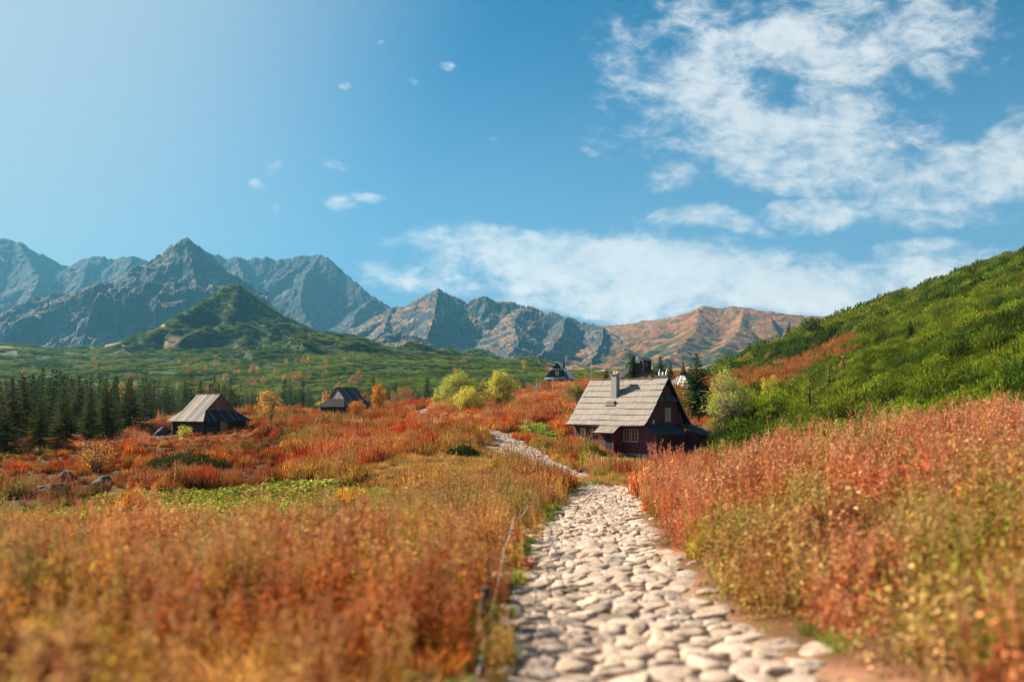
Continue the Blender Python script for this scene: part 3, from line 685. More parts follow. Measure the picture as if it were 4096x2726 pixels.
    # fallen leaves and tiny herbs on the bare verge
    x, y = sample(2, 34, 9, 1000, 2100); pd = pathdist(x, y); m = (pd > .95) & (pd < 1.6); x, y = x[m], y[m]; n = len(x)
    P.append(np.stack([x, y, H(x, y)-.045], 1)); K.append(R0.integers(10, 12, n)); S.append(R0.uniform(.12, .34, n))
    T.append(np.array([(.42, .24, .08), (.30, .14, .05), (.24, .26, .06), (.50, .34, .14)])[R0.integers(0, 4, n)])
    P, K, S, T = map(np.concatenate, (P, K, S, T)); n = len(P)
    rot = np.zeros((n, 3)); rot[:, 2] = R0.uniform(0, 2*PI, n); rot[:, :2] = R0.normal(size=(n, 2))*.06
    s3 = np.stack([S, S, S*R0.uniform(.85, 1.15, n)], 1)
    print('meadow', n)
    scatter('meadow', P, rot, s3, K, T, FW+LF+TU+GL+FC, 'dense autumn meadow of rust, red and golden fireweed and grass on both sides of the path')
    # the beds of green broad leaves, denser
    P = []; 
    for y0, y1, dn in ((24, 60, 14),):
        x, y = sample(y0, y1, dn, -300, 1600); z = H(x, y); u, v = uv(x, y, z); n1 = fbm(x/5, y/5, 3, 95)
        m = (R0.uniform(size=len(x)) < .62) & GREENL(u, y, n1+.3*pn(x/1.3, y/1.3, 97)+.15) & ~in_foot(x, y) & (pathdist(x, y) > 1.2); P.append(np.stack([x, y, z], 1)[m])
    P = np.concatenate(P); n = len(P)
    rot = np.zeros((n, 3)); rot[:, 2] = R0.uniform(0, 2*PI, n)
    T = np.array([(.40, .40, .05), (.52, .45, .08), (.24, .28, .04), (.42, .26, .06)])[R0.integers(0, 4, n)]*R0.uniform(.7, 1.1, (n, 1))
    scatter('ground_cover', P, rot, np.repeat(R0.uniform(.8, 1.3, (n, 1)), 3, 1), R0.integers(0, 2, n), T, GL, 'bed of low yellow green broad leaves in the meadow hollow')
meadow()

def pines():
    P = []; S = []
    for y0, y1, dn, sc in ((37, 70, 2.2, .85), (70, 130, 1.5, 1.0), (130, 240, .65, 1.4), (240, 420, .24, 2.2)):
        x, y = sample(y0, y1, dn, 1560, 2780); z = H(x, y); u, v = uv(x, y, z)
        m = pine_zone(x, y, z) & (fbm(x/(2.6+y/60), y/(2.6+y/60), 2, 118) > -.17) & ~((y < 60) & (u < 1700) & in_foot(x, y)); m &= ~((v < 835) & (u < 1560))
        x, y, z = x[m], y[m], z[m]; n = len(x)
        g = fbm(x/11, y/11, 3, 110)
        P.append(np.stack([x, y, z-.12*sc], 1)); S.append(sc*np.where(R0.uniform(size=n) < .18, 1.45, R0.uniform(.55, 1.15, n))*(1+.55*g))
    P = np.concatenate(P); S = np.concatenate(S); n = len(P)
    m = S > .3*1; P, S = P[m], S[m]; n = len(P)
    g = fbm(P[:, 0]/25, P[:, 1]/30, 3, 111)
    T = col3((.075, .120, .014), (.235, .275, .020), .5+g+R0.normal(size=n)*.25)*R0.uniform(.5, 1.35, (n, 1))
    yl = R0.uniform(size=n) < .012; T[yl] = (.40, .26, .04)
    rot = np.zeros((n, 3)); rot[:, 2] = R0.uniform(0, 2*PI, n); rot[:, 1] = -.2
    s3 = np.stack([S, S, S*R0.uniform(.8, 1.25, n)], 1); print('pines', n)
    scatter('dwarf_pine_thicket', P, rot, s3, np.where(P[:, 1] < 170, R0.integers(4, 7, n), R0.integers(0, 4, n)), T, PB, 'thick green dwarf pine covering the sunny slope on the right')
    # the far green hills
    P = []; S = []
    for y0, y1, dn, sc, u0, u1 in ((330, 520, .26, 1.7, -200, 1650), (520, 820, .12, 2.3, -200, 1560), (820, 1330, .055, 3.2, -200, 1300)):
        x, y = sample(y0, y1, dn, u0, u1); z = H(x, y); u, v = uv(x, y, z)
        e = 4.0; sl = np.hypot((H(x+e, y)-z)/e, (H(x, y+e)-z)/e)
        g = fbm(x/45, y/35, 3, 112)
        m = (sl < 1.45+.25*g) & (g > -.55) & ~((u > 1250) & (y > 560) & (g < .22)) & ~((y > 900) & (u < 430) & (g < -.25))
        m &= (fbm(x/16, y/12, 2, 117) > -.42)
        x, y, z, g = x[m], y[m], z[m], g[m]; n = len(x)
        P.append(np.stack([x, y, z-.3*sc], 1)); S.append(sc*R0.uniform(.7, 1.2, n)*(1+.3*g))
    P = np.concatenate(P); S = np.concatenate(S); n = len(P); g = fbm(P[:, 0]/70, P[:, 1]/60, 3, 113)
    T = col3((.10, .15, .022), (.27, .32, .042), .5+g+R0.normal(size=n)*.2)*R0.uniform(.6, 1.35, (n, 1))
    rot = np.zeros((n, 3)); rot[:, 2] = R0.uniform(0, 2*PI, n)
    s3 = np.stack([S*1.15, S*1.15, S*.62], 1); print('hill pines', n)
    scatter('hill_scrub', P, rot, s3, R0.integers(0, 4, n), T, PB, 'low green scrub covering the hills beyond the spruce forest')
pines()

# ------------------------------------------------------------------ the cobbled path
def clip_half(poly, mx, my, nx, ny):
    out = []; n = len(poly)
    for i in range(n):
        a = poly[i]; b = poly[(i+1) % n]
        da = (a[0]-mx)*nx+(a[1]-my)*ny; db = (b[0]-mx)*nx+(b[1]-my)*ny
        if da <= 0: out.append(a)
        if (da < 0) != (db < 0):
            t = da/(da-db); out.append((a[0]+(b[0]-a[0])*t, a[1]+(b[1]-a[1])*t))
    return out
def stone_path():
    r = random.Random(5); seg = np.concatenate([[0], np.cumsum(np.hypot(np.diff(_px), np.diff(_py)))])
    def world_of(s, t):
        x = np.interp(s, seg, _px); y = np.interp(s, seg, _py); e = .3
        dx = np.interp(s+e, seg, _px)-np.interp(s-e, seg, _px); dy = np.interp(s+e, seg, _py)-np.interp(s-e, seg, _py); L = math.hypot(dx, dy) or 1
        return x+t*dy/L, y-t*dx/L
    pts = []; s = 0.2; row = 0
    while s < seg[-1]:
        sp = .205*(1+.22*math.sin(s*.7)); w = .98+.10*math.sin(s*1.3)+.06*math.sin(s*4.1)
        t = -w-.12+(row % 2)*.15
        while t < w+.1:
            if r.random() > .20: pts.append((s+r.uniform(-.09, .09), t+r.uniform(-.12, .12)))
            t += .27*(1.35 if r.random() < .3 else .9)
        s += sp; row += 1
    pts = np.array(pts); B = MB(); order = np.argsort(pts[:, 0]); pts = pts[order]
    lo = 0
    for i, (ps, pt) in enumerate(pts):
        far = world_of(ps, 0)[1] > 34.5
        while pts[lo, 0] < ps-.8: lo += 1
        hi = lo
        nb = []
        while hi < len(pts) and pts[hi, 0] < ps+.8:
            if hi != i:
                d = math.hypot(pts[hi, 0]-ps, pts[hi, 1]-pt)
                if d < .8: nb.append((d, pts[hi, 0], pts[hi, 1]))
            hi += 1
        nb.sort(); R = .30
        poly = [(ps+R*math.cos(k*PI/4+.2)*1.0, pt+R*math.sin(k*PI/4+.2)) for k in range(8)]
        for d, a, b in nb[:12]:
            poly = clip_half(poly, (ps+a)/2, (pt+b)/2, (a-ps)/d, (b-pt)/d)
            if len(poly) < 3: break
        if len(poly) < 3: continue
        for _ in range(1):
            q = []
            for k in range(len(poly)):
                a = poly[k]; b = poly[(k+1) % len(poly)]
                q += [(a[0]*.78+b[0]*.22, a[1]*.78+b[1]*.22), (a[0]*.22+b[0]*.78, a[1]*.22+b[1]*.78)]
            poly = q
        # even out to 14 points
        cs = sum(p[0] for p in poly)/len(poly); ct = sum(p[1] for p in poly)/len(poly)
        P = np.array(poly+[poly[0]]); L = np.concatenate([[0], np.cumsum(np.hypot(*np.diff(P, axis=0).T))]); n = 14
        tt = np.linspace(0, L[-1], n+1)[:-1]; px = np.interp(tt, L, P[:, 0])-cs; py = np.interp(tt, L, P[:, 1])-ct
        size = math.sqrt(max(np.mean(px*px+py*py), 1e-4)); gap = 1-min(.3, r.uniform(.004, .014)/size)
        if size < .035: continue
        hgt = r.uniform(.35, 1.1)*(.8 if far else 1); tx, ty = r.gauss(0, .12), r.gauss(0, .10)
        wob = [r.uniform(.90, 1.03) for _ in range(n)]
        V_ = []; 
        for sc, z in ((1.0, -.07), (1.0, .004), (.975, .026), (.90, .040), (.66, .047), (.3, .050)):
            for k in range(n):
                a, b = px[k]*gap*sc*wob[k], py[k]*gap*sc*wob[k]
                rz = z*hgt+tx*a+ty*b+(.022*pn((ps+a)*6, (pt+b)*6, 77)+.010*pn((ps+a)*17, (pt+b)*17, 78) if z > 0 else 0)
                V_.append((cs+a, ct+b, float(rz)))
        V_.append((cs, ct, .056*hgt))
        xs = []; 
        for a, b, z in V_:
            x, y = world_of(a, b); xs.append((x, y, z))
        arr = np.array(xs); gz = float(H(arr[-1:, 0], arr[-1:, 1])[0])
        gx = (float(H(arr[-1:, 0], arr[-1:, 1]+.2)[0])-gz)/.2
        arr[:, 2] += gz+(arr[:, 1]-arr[-1, 1])*gx-.040
        F_ = []
        for q in range(5):
            for k in range(n): F_.append((q*n+k, q*n+(k+1) % n, (q+1)*n+(k+1) % n, (q+1)*n+k))
        for k in range(n): F_.append((5*n+k, 5*n+(k+1) % n, 6*n))
        # keep outward normals
        tone = r.uniform(.66, 1.15)*(r.random() < .85 or .7)
        B.poly([tuple(p) for p in arr], [f[::-1] for f in F_], tone)
    m = solid('cobble', (.50, .36, .25), .5, 4, .8, .9, 22, tone=True, dirt=((.30, .29, .28), 1.1, .55, .55), spec=.35)
    o = B.obj('path', m, smooth=True); tag(o, 'path of packed pale cobblestones running down to the wooden houses', None, None, 'structure')
    # loose stones and rubble along its edges
    G = MB(); rr = np.random.default_rng(8)
    for k in range(3000):
        s = rr.uniform(2, seg[-1]); side = -1 if rr.uniform() < .5 else 1
        far = s > 36
        t = side*(1.0+abs(rr.normal())*(.20 if side < 0 else .34)); x, y = world_of(s, t)
        if in_foot(np.array([x]), np.array([y]))[0]: continue
        z = float(H(np.array([x]), np.array([y]))[0]); q = rr.uniform(.012, .045) if rr.uniform() < .93 else rr.uniform(.08, .17)
        nn = 7; ph = rr.uniform(0, 6); pts_ = []
        for sc, zz in ((.9, -.4), (1, .1), (.7, .55)):
            for i in range(nn):
                a = ph+2*PI*i/nn; w = q*sc*rr.uniform(.75, 1.2); pts_.append((x+w*1.3*math.cos(a), y+w*math.sin(a), z-.06+q*zz*rr.uniform(.8, 1.2)))
        pts_.append((x, y, z-.06+q*.68))
        fs = [(q_*nn+i, q_*nn+(i+1) % nn, (q_+1)*nn+(i+1) % nn, (q_+1)*nn+i) for q_ in range(2) for i in range(nn)]+[(2*nn+i, 2*nn+(i+1) % nn, 3*nn) for i in range(nn)]
        G.poly(pts_, fs, rr.uniform(.5, 1.1))
    g = G.obj('gravel', m); tag(g, 'loose stones and rubble strewn along the edges of the cobbled path', 'gravel', None, 'stuff')
stone_path()

# ------------------------------------------------------------------ wooden buildings
M_SHINGLE = solid('weathered_shingle', (.275, .225, .175), .42, 3.0, .75, .5, 9, stretch=(9, .8, .8), tone=True, dirt=((.15, .12, .09), 1.6, .52, .5), spec=.35)
M_REDWOOD = solid('dark_red_planks', (.165, .030, .034), .5, 6, .6, .4, 18, stretch=(6, 6, .6), tone=True, dirt=((.40, .25, .20), 9, .68, .5), spec=.4)
M_DARKWOOD = solid('black_tarred_wood', (.022, .018, .016), .4, 5, .7, .4, 14, tone=True)
M_LOG = solid('old_brown_logs', (.06, .042, .030), .45, 5, .85, .5, 12, tone=True, dirt=((.26, .24, .21), 3, .6, .5))
M_GREYBOARD = solid('grey_boards', (.17, .125, .090), .5, 4, .8, .5, 12, tone=True, dirt=((.07, .055, .04), 1.5, .55, .6), spec=.3)
M_DARKBOARD = solid('black_boards', (.022, .020, .019), .4, 4, .7, .4, 12, tone=True, spec=.4)
M_FRAME = solid('ochre_window_frame', (.60, .34, .17), .15, 8, .6, tone=True)
M_WHITE = solid('white_paint', (.72, .70, .66), .1, 8, .6)
M_PLASTER = solid('chimney_plaster', (.32, .295, .26), .18, 3, .85, .3, 20, tone=True)
M_STONE = solid('foundation_stone', (.34, .31, .27), .4, 3, .9, .9, 7)
M_METAL = solid('zinc_sheet', (.42, .50, .54), .2, 1.5, .45, metal=.35, tone=True, spec=.5)
M_IRON = solid('dark_iron', (.05, .05, .05), .2, 8, .6, metal=.6)
M_GOLD = solid('yellow_window_frame', (.70, .42, .06), .1, 8, .6)
def glass():
    m = bpy.data.materials.new('window_glass'); t, ns, ls = nt(m); out = N(ns, 'ShaderNodeOutputMaterial'); b = N(ns, 'ShaderNodeBsdfPrincipled')
    b.inputs['Base Color'].default_value = (.03, .035, .04, 1); b.inputs['Roughness'].default_value = .08; b.inputs['Specular IOR Level'].default_value = .8
    ls.new(b.outputs[0], out.inputs[0]); return m
M_GLASS = glass()
M_CURTAIN = solid('net_curtain', (.55, .53, .48), .2, 12, .9)
rb = random.Random(11)

def planks(B, p0, du, n, w, z0, ztop, nrm, th=.03, tone=(.7, 1.2), skip=None):
    """vertical planks along a wall from p0 (x,y), unit direction du, n planks of width w"""
    for i in range(n):
        a = i*w; c = a+w/2
        zt = ztop(c) if callable(ztop) else ztop
        zz = [(z0, zt)]
        if skip:
            for (s0, s1, h0, h1) in skip:
                if s0 < c < s1: zz = [(z0, min(h0, zt)), (min(h1, zt), zt)]
        for (za, zb) in zz:
            if zb-za < .02: continue
            o = rb.uniform(0, .012)
            A0 = (p0[0]+du[0]*(a+.004)+nrm[0]*o, p0[1]+du[1]*(a+.004)+nrm[1]*o); A1 = (p0[0]+du[0]*(a+w-.004)+nrm[0]*o, p0[1]+du[1]*(a+w-.004)+nrm[1]*o)
            B.hexa(((*A0, za), (*A1, za)), ((*A0, zb), (*A1, zb)), (nrm[0], nrm[1], 0), th, rb.uniform(*tone))
def window(parent, cx, cy, cz, w, h, nrm, frame_mat, muntins=(2, 3), sill=True, curtain=False):
    """window facing nrm (unit xy) centred at cx,cy,cz: frame with bars, panes, sill"""
    tx, ty = -nrm[1], nrm[0]
    def bx(B, s0, s1, z0, z1, d0, d1, tone=1):
        p = []
        for z in (z0, z1):
            for s, d in ((s0, d0), (s1, d0), (s1, d1), (s0, d1)): p.append((cx+tx*s+nrm[0]*d, cy+ty*s+nrm[1]*d, cz+z))
        B.poly(p, [(3, 2, 1, 0), (4, 5, 6, 7), (0, 1, 5, 4), (1, 2, 6, 5), (2, 3, 7, 6), (3, 0, 4, 7)], tone)
    f = MB(); t = .075
    bx(f, -w/2, -w/2+t, -h/2, h/2, .0, .09); bx(f, w/2-t, w/2, -h/2, h/2, .0, .09); bx(f, -w/2+t, w/2-t, h/2-t, h/2, .0, .088); bx(f, -w/2+t, w/2-t, -h/2, -h/2+t, .0, .088)
    iw, ih = w-2*t, h-2*t
    for i in range(1, muntins[0]): s = -iw/2+iw*i/muntins[0]; bx(f, s-.018, s+.018, -ih/2, ih/2, .03, .065)
    for i in range(1, muntins[1]): z = -ih/2+ih*i/muntins[1]; bx(f, -iw/2, iw/2, z-.015, z+.015, .032, .062)
    fr = f.obj('window', frame_mat, parent)
    g = MB(); bx(g, -iw/2, iw/2, -ih/2, ih/2, .012, .026); g.obj('pane', M_GLASS, fr)
    if curtain:
        c = MB(); bx(c, -iw/2, -iw*.12, -ih/2, ih/2, .027, .0295); bx(c, iw*.12, iw/2, -ih/2, ih/2, .027, .0295); c.obj('curtain', M_CURTAIN, fr)
    if sill:
        s = MB(); bx(s, -w/2-.06, w/2+.06, -h/2-.05, -h/2-.003, .0, .15); s.obj('sill', frame_mat, fr)
    return fr

def main_house():
    root = bpy.data.objects.new('wooden_house', None); COL.objects.link(root)
    root.location = (9.4, 64.45, -3.55); root.rotation_euler[2] = math.radians(-45)
    tag(root, 'nearest wooden house, dark red planks under a steep grey shingle roof with a plastered chimney', 'house')
    HL, HW, RX = 3.5, 2.65, 3.9
    prof = [(0, 5.77), (2.45, 2.78), (2.85, 2.38), (3.2, 2.10)]
    py_, pz_ = zip(*prof); zat = lambda y: float(np.interp(abs(y), py_, pz_))
    # roof deck and shingle courses
    B = MB(); D = MB(); L = [0]
    for a, b in zip(prof, prof[1:]): L.append(L[-1]+math.hypot(b[0]-a[0], b[1]-a[1]))
    NC = 8
    for sy in (-1, 1):
        for a, b in zip(prof, prof[1:]):
            q = [(-RX+.03, sy*a[0], a[1]-.03), (RX-.03, sy*a[0], a[1]-.03), (RX-.03, sy*b[0], b[1]-.03), (-RX+.03, sy*b[0], b[1]-.03)]
            D.hexa((q[0], q[1]), (q[3], q[2]), (0, -sy*(a[1]-b[1]), -(b[0]-a[0])), .05, .5)
        for i in range(NC):
            s0 = L[-1]*i/NC; s1 = L[-1]*(i+1)/NC+.05
            x = -RX
            while x < RX-.02:
                w = min(rb.uniform(.05, .11), RX-x); j = rb.uniform(-.02, .02); jj = rb.uniform(0, .006)
                tone = rb.choice([.78, .88, .94, .98, 1.0, 1.03, 1.07, 1.14])*rb.uniform(.96, 1.04)
                ss = [s0]+[s for s in L[1:-1] if s0+.05 < s < s1-.05]+[s1+j]
                for sa, sb in zip(ss, ss[1:]):
                    ya, za = np.interp(sa, L, py_), np.interp(sa, L, pz_); yb, zb = np.interp(sb, L, py_), np.interp(sb, L, pz_)
                    if sb > L[-1]: k_ = sb-L[-1]; yb += k_*.7; zb -= k_*.6
                    la = .012+.055*(sa-s0)/(s1-s0); lb = .012+.055*(sb-s0)/(s1-s0)
                    n = Vector((0, sy*(za-zb), (yb-ya))).normalized()
                    pa = Vector((0, sy*ya, za))+n*(la+jj); pb = Vector((0, sy*yb, zb))+n*(lb+jj)
                    sag = lambda xx: -.05*math.cos(xx/RX*1.4)*(1-s0/L[-1])-.02*math.sin(xx*1.1+i)
                    B.hexa(((x+.002, pa.y, pa.z+sag(x)), (x+w-.002, pa.y, pa.z+sag(x))), ((x+.002, pb.y, pb.z+sag(x)), (x+w-.002, pb.y, pb.z+sag(x))), n, .022, tone)
                x += w
    B.box(-RX, RX, -.10, .10, 5.77, 5.84, .6)
    roof = B.obj('roof', M_SHINGLE, root); D.obj('roof_deck', M_DARKWOOD, roof)
    # moss-dark laths where one course ends on the next
    # walls
    W = MB(); pw = .135
    n = int(2*HL/pw)
    wins = [(-2.5, 1.40, .56, .92), (1.88, 1.36, .60, .95), (2.64, 1.36, .66, .95)]
    skip = [(x-w/2+HL, x+w/2+HL, z-h/2, z+h/2) for x, z, w, h in wins]
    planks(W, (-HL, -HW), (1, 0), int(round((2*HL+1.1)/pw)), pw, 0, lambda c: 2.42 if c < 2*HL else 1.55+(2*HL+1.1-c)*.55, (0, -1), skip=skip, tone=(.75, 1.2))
    W.box(-HL, HL+.02, -HW+.005, -HW+.09, .0, 2.4, .6); W.box(-HL, HL, HW-.09, HW, 0, 2.4, .6)
    W.obj('wall', M_REDWOOD, root)
    n = int(round(2*HW/pw))
    for sx in (-1, 1):
        Gm = MB()
        planks(Gm, (sx*HL, -HW if sx > 0 else HW), (0, 1 if sx > 0 else -1), n, pw, 0, lambda c: min(zat(-HW+c)-.10, 5.5), (sx, 0), tone=(.6, 1.1), skip=[(2.6, 3.34, 2.42, 3.46)] if sx > 0 else None)
        q = [(-HW, 0), (HW, 0), (HW, 2.5), (2.4, 2.75), (0, 5.6), (-2.4, 2.75), (-HW, 2.5)]
        Gm.poly([(sx*(HL-.005), y, z) for y, z in q]+[(sx*(HL-.08), y, z) for y, z in q], [tuple(range(7)), tuple(range(13, 6, -1))]+[(i, (i+1) % 7, 7+(i+1) % 7, 7+i) for i in range(7)], .5)
        gw = Gm.obj('gable_wall', M_REDWOOD, root)
    # barge boards
    for sx in (-1, 1):
        bb = MB()
        for sy in (-1, 1):
            for a, b in zip(prof, prof[1:]):
                bb.hexa(((sx*(RX-.035), sy*a[0], a[1]-.14), (sx*(RX-.035), sy*a[0], a[1]-.01)), ((sx*(RX-.035), sy*b[0], b[1]-.14), (sx*(RX-.035), sy*b[0], b[1]-.01)), (sx, 0, 0), .03, .8)
        bb.obj('barge_board', M_DARKWOOD, root)
    # little pent roof on the gable and the planked triangle above it
    s = MB(); y = -.98
    while y < .98:
        w = rb.uniform(.07, .13); s.hexa(((HL+.05, y, 4.46), (HL+.05, y+w-.004, 4.46)), ((HL+.42, y*1.32, 3.93), (HL+.42, (y+w)*1.32-.004, 3.93)), (.8, 0, .6), .022, rb.uniform(.4, 1.3)); y += w
    s.obj('gable_pent_roof', solid('old_shingle', (.11, .10, .09), .4, 4, .9, .4, 10, tone=True, spec=.15), root)
    g2 = MB(); planks(g2, (HL+.06, -.95), (0, 1), 14, pw, 4.40, lambda c: min(zat(-.95+c)-.12, 5.5), (1, 0), tone=(.6, 1)); g2.obj('gable_triangle', M_REDWOOD, root)
    # foundation
    f = MB(); rr = random.Random(2)
    for (x0, x1, y0, y1) in ((-HL+.02, HL+1.06, -HW-.03, -HW+.3), (HL-.3, HL+1.06, -HW+.3, HW+.6), (-HL, -HL+.3, -HW+.3, HW)):
        f.box(x0, x1, y0, y1, -1.3, -.005, 1)
    for k in range(60):
        x = rr.uniform(-1, HL+1.0); z = -rr.uniform(.0, .75); w = rr.uniform(.1, .26); h = rr.uniform(.07, .15)
        pts = []
        for q in range(7): a = 2*PI*q/7; pts.append((x+w*math.cos(a)*rr.uniform(.8, 1.1), -HW-.03, z-.12+h*math.sin(a)))
        pts2 = [(x+(p[0]-x)*.8, -HW-.03-rr.uniform(.04, .09), z-.12+(p[2]-z+.12)*.8) for p in pts]
        f.poly(pts+pts2, [tuple(range(7, 14))]+[(i, (i+1) % 7, 7+(i+1) % 7, 7+i) for i in range(7)], 1)
    f.obj('foundation', M_STONE, root)
    # porch: plank box under a shingled canopy
    p = MB(); planks(p, (-.05, -3.75), (1, 0), 11, .135, -.25, 1.52, (0, -1), skip=[(.62, 1.3, .35, 1.5)]); 
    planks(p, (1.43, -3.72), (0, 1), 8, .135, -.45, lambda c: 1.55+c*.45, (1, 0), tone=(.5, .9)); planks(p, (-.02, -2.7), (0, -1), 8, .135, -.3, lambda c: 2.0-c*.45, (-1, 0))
    p.box(0.0, 1.41, -3.71, -3.66, -.3, 1.5, .5)
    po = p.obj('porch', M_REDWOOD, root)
    d = MB(); d.box(.60, 1.28, -3.79, -3.765, -.1, 1.47, .8); d.obj('door', M_DARKWOOD, po)
    c = MB(); x = -.28
    for i in range(4):
        x = -.28
        while x < 1.62:
            w = rb.uniform(.07, .14); t0, t1 = i/4, (i+1)/4+.05
            P0 = (-3.05-1.05*t0, 2.16-.62*t0+.03*0); P1 = (-3.05-1.05*t1, 2.16-.62*t1+.035)
            c.hexa(((x, P0[0], P0[1]), (x+w-.003, P0[0], P0[1])), ((x-.0, P1[0], P1[1]), (x+w-.003, P1[0], P1[1])), (0, -.5, .86), .02, rb.uniform(.75, 1.15)); x += w
    c.obj('canopy', M_SHINGLE, po)
    for bx_ in (.1, 1.35): br = MB(); br.tube([(bx_, -3.7, 1.0), (bx_, -4.05, 1.5)], .035); br.obj('bracket', M_DARKWOOD, po)
    # lean-to along the gable and the shed behind it
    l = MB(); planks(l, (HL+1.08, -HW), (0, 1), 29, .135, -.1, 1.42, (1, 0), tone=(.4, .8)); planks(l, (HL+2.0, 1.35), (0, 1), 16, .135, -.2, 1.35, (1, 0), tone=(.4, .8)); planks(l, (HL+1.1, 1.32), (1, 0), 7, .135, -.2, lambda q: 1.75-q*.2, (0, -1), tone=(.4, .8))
    l.box(HL+.99, HL+1.06, -HW+.02, 1.3, 0, 1.4, .4); l.box(HL+1.9, HL+1.97, 1.36, 3.5, -.2, 1.3, .4); l.box(HL+.1, HL+2, 3.44, 3.5, -.2, 1.4, .4)
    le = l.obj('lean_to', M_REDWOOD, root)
    r2 = MB()
    def slope(x0, x1, z0, z1, y0, y1, rows):
        for i in range(rows):
            y = y0
            while y < y1:
                w = rb.uniform(.08, .15); t0, t1 = i/rows, (i+1)/rows+.04
                r2.hexa(((x0+(x1-x0)*t0, y, z0+(z1-z0)*t0), (x0+(x1-x0)*t0, y+w-.004, z0+(z1-z0)*t0)), ((x0+(x1-x0)*t1, y, z0+(z1-z0)*t1+.03), (x0+(x1-x0)*t1, y+w-.004, z0+(z1-z0)*t1+.03)), (.45, 0, .9), .02, rb.uniform(.6, 1.25)); y += w
    slope(HL+.04, HL+1.32, 2.12, 1.42, -2.85, 1.3, 4); slope(HL+.04, HL+2.25, 2.2, 1.38, 1.34, 3.65, 4)
    r2.obj('lean_to_roof', solid('grey_shingle', (.085, .078, .068), .4, 4, .9, .4, 10, tone=True, spec=.15), le)
    # chimneys
    c = MB(); c.box(-.70, -.18, -1.32, -.88, 3.7, 6.10, 1); ch = c.obj('chimney', M_PLASTER, root)
    c = MB(); c.box(-.78, -.10, -1.40, -.80, 6.103, 6.16, 1); c.obj('chimney_cap', M_PLASTER, ch)
    for k in (-1, 1): c = MB(); c.tube([(-.43+k*.14, -1.1, 6.16), (-.43+k*.14, -1.1, 6.22), (-.43+k*.14, -1.1, 6.28), (-.43+k*.14, -1.1, 6.32)], [.09, .10, .07, .02], 10); c.obj('chimney_pot', M_WHITE, ch, True)
    c = MB(); c.box(-.92, .10, -1.92, -1.80, 3.62, 3.70, 1.1); c.box(-.80, -.05, -1.80, -1.38, 3.70, 3.99, .8); c.obj('chimney_flashing', M_SHINGLE, ch)
    c = MB(); c.box(2.55, 3.45, .25, .75, 4.6, 5.93, .8); c2 = c.obj('rear_chimney', M_PLASTER, root)
    c = MB(); c.box(2.42, 3.58, .15, .85, 5.932, 5.99, .6); c.obj('chimney_cap', M_PLASTER, c2)
    for k, tilt in ((-1, .04), (0, 0), (1, .12)):
        c = MB(); X = 3.0+k*.33
        c.tube([(X, .5, 5.99), (X, .5, 6.10), (X, .5, 6.29)], [.09, .10, .06], 10); 
        if k: c.tube([(X, .5, 6.28), (X+tilt*.5, .5, 6.40), (X+tilt, .5, 6.50)], [.05, .06, .04], 8)
        c.obj('chimney_pot', M_WHITE, c2, True)
    # masts, wires
    a = MB(); a.tube([(-3.85, 0, 5.5), (-3.85, 0, 7.6)], .022, 6); a.tube([(-4.0, 0, 7.35), (-3.7, 0, 7.35)], .012, 5); a.obj('mast', solid('pole_grey', (.45, .42, .38), .2, 5), root)
    a = MB(); a.tube([(.12, -.85, 5.4), (.12, -.85, 7.2)], .02, 6); a.tube([(-.12, -.85, 7.05), (.36, -.85, 7.05)], .012, 5); a.tube([(-.06, -.85, 7.18), (.30, -.85, 7.18)], .012, 5); a.obj('antenna', M_IRON, root)
    # windows
    for i, (x, z, w, h) in enumerate(wins): window(root, x, -HW-.01, z, w, h, (0, -1), M_FRAME, (2, 4), curtain=(i == 0))
    window(root, HL+.01, .33, 2.94, .74, 1.04, (1, 0), M_FRAME, (2, 4), curtain=True)
    for x in (-2.5-.52, -2.5+.52): s = MB(); s.box(x-.17, x+.17, -HW-.10, -HW-.06, .93, 1.88, .9); s.obj('shutter', M_DARKWOOD, root)
    s = MB(); s.box(-1.35, -.70, -HW-.09, -HW-.055, 1.30, 1.42, 1); s.box(-1.30, -.75, -HW-.09, -HW-.055, 1.48, 1.58, 1); s.obj('sign_board', solid('bleached_board', (.40, .38, .33), .2, 8), root)
    s = MB(); s.tube([(-1.45, -HW-.06, 1.58), (-1.45, -HW-.12, 1.58)], [.15, .13], 14); s.obj('round_plaque', solid('plaque', (.48, .47, .44), .2, 8), root)
    s = MB(); s.box(HL+.04, HL+.16, -1.72, -1.56, 2.22, 2.52, 1); s.obj('wall_lamp', M_WHITE, root)
    s = MB(); s.tube([(-3.9, -3.2, 2.08), (0, -3.32, 2.04), (3.9, -3.25, 2.08)], .02, 5); s.obj('gutter', M_IRON, root)
    return root
main_house()

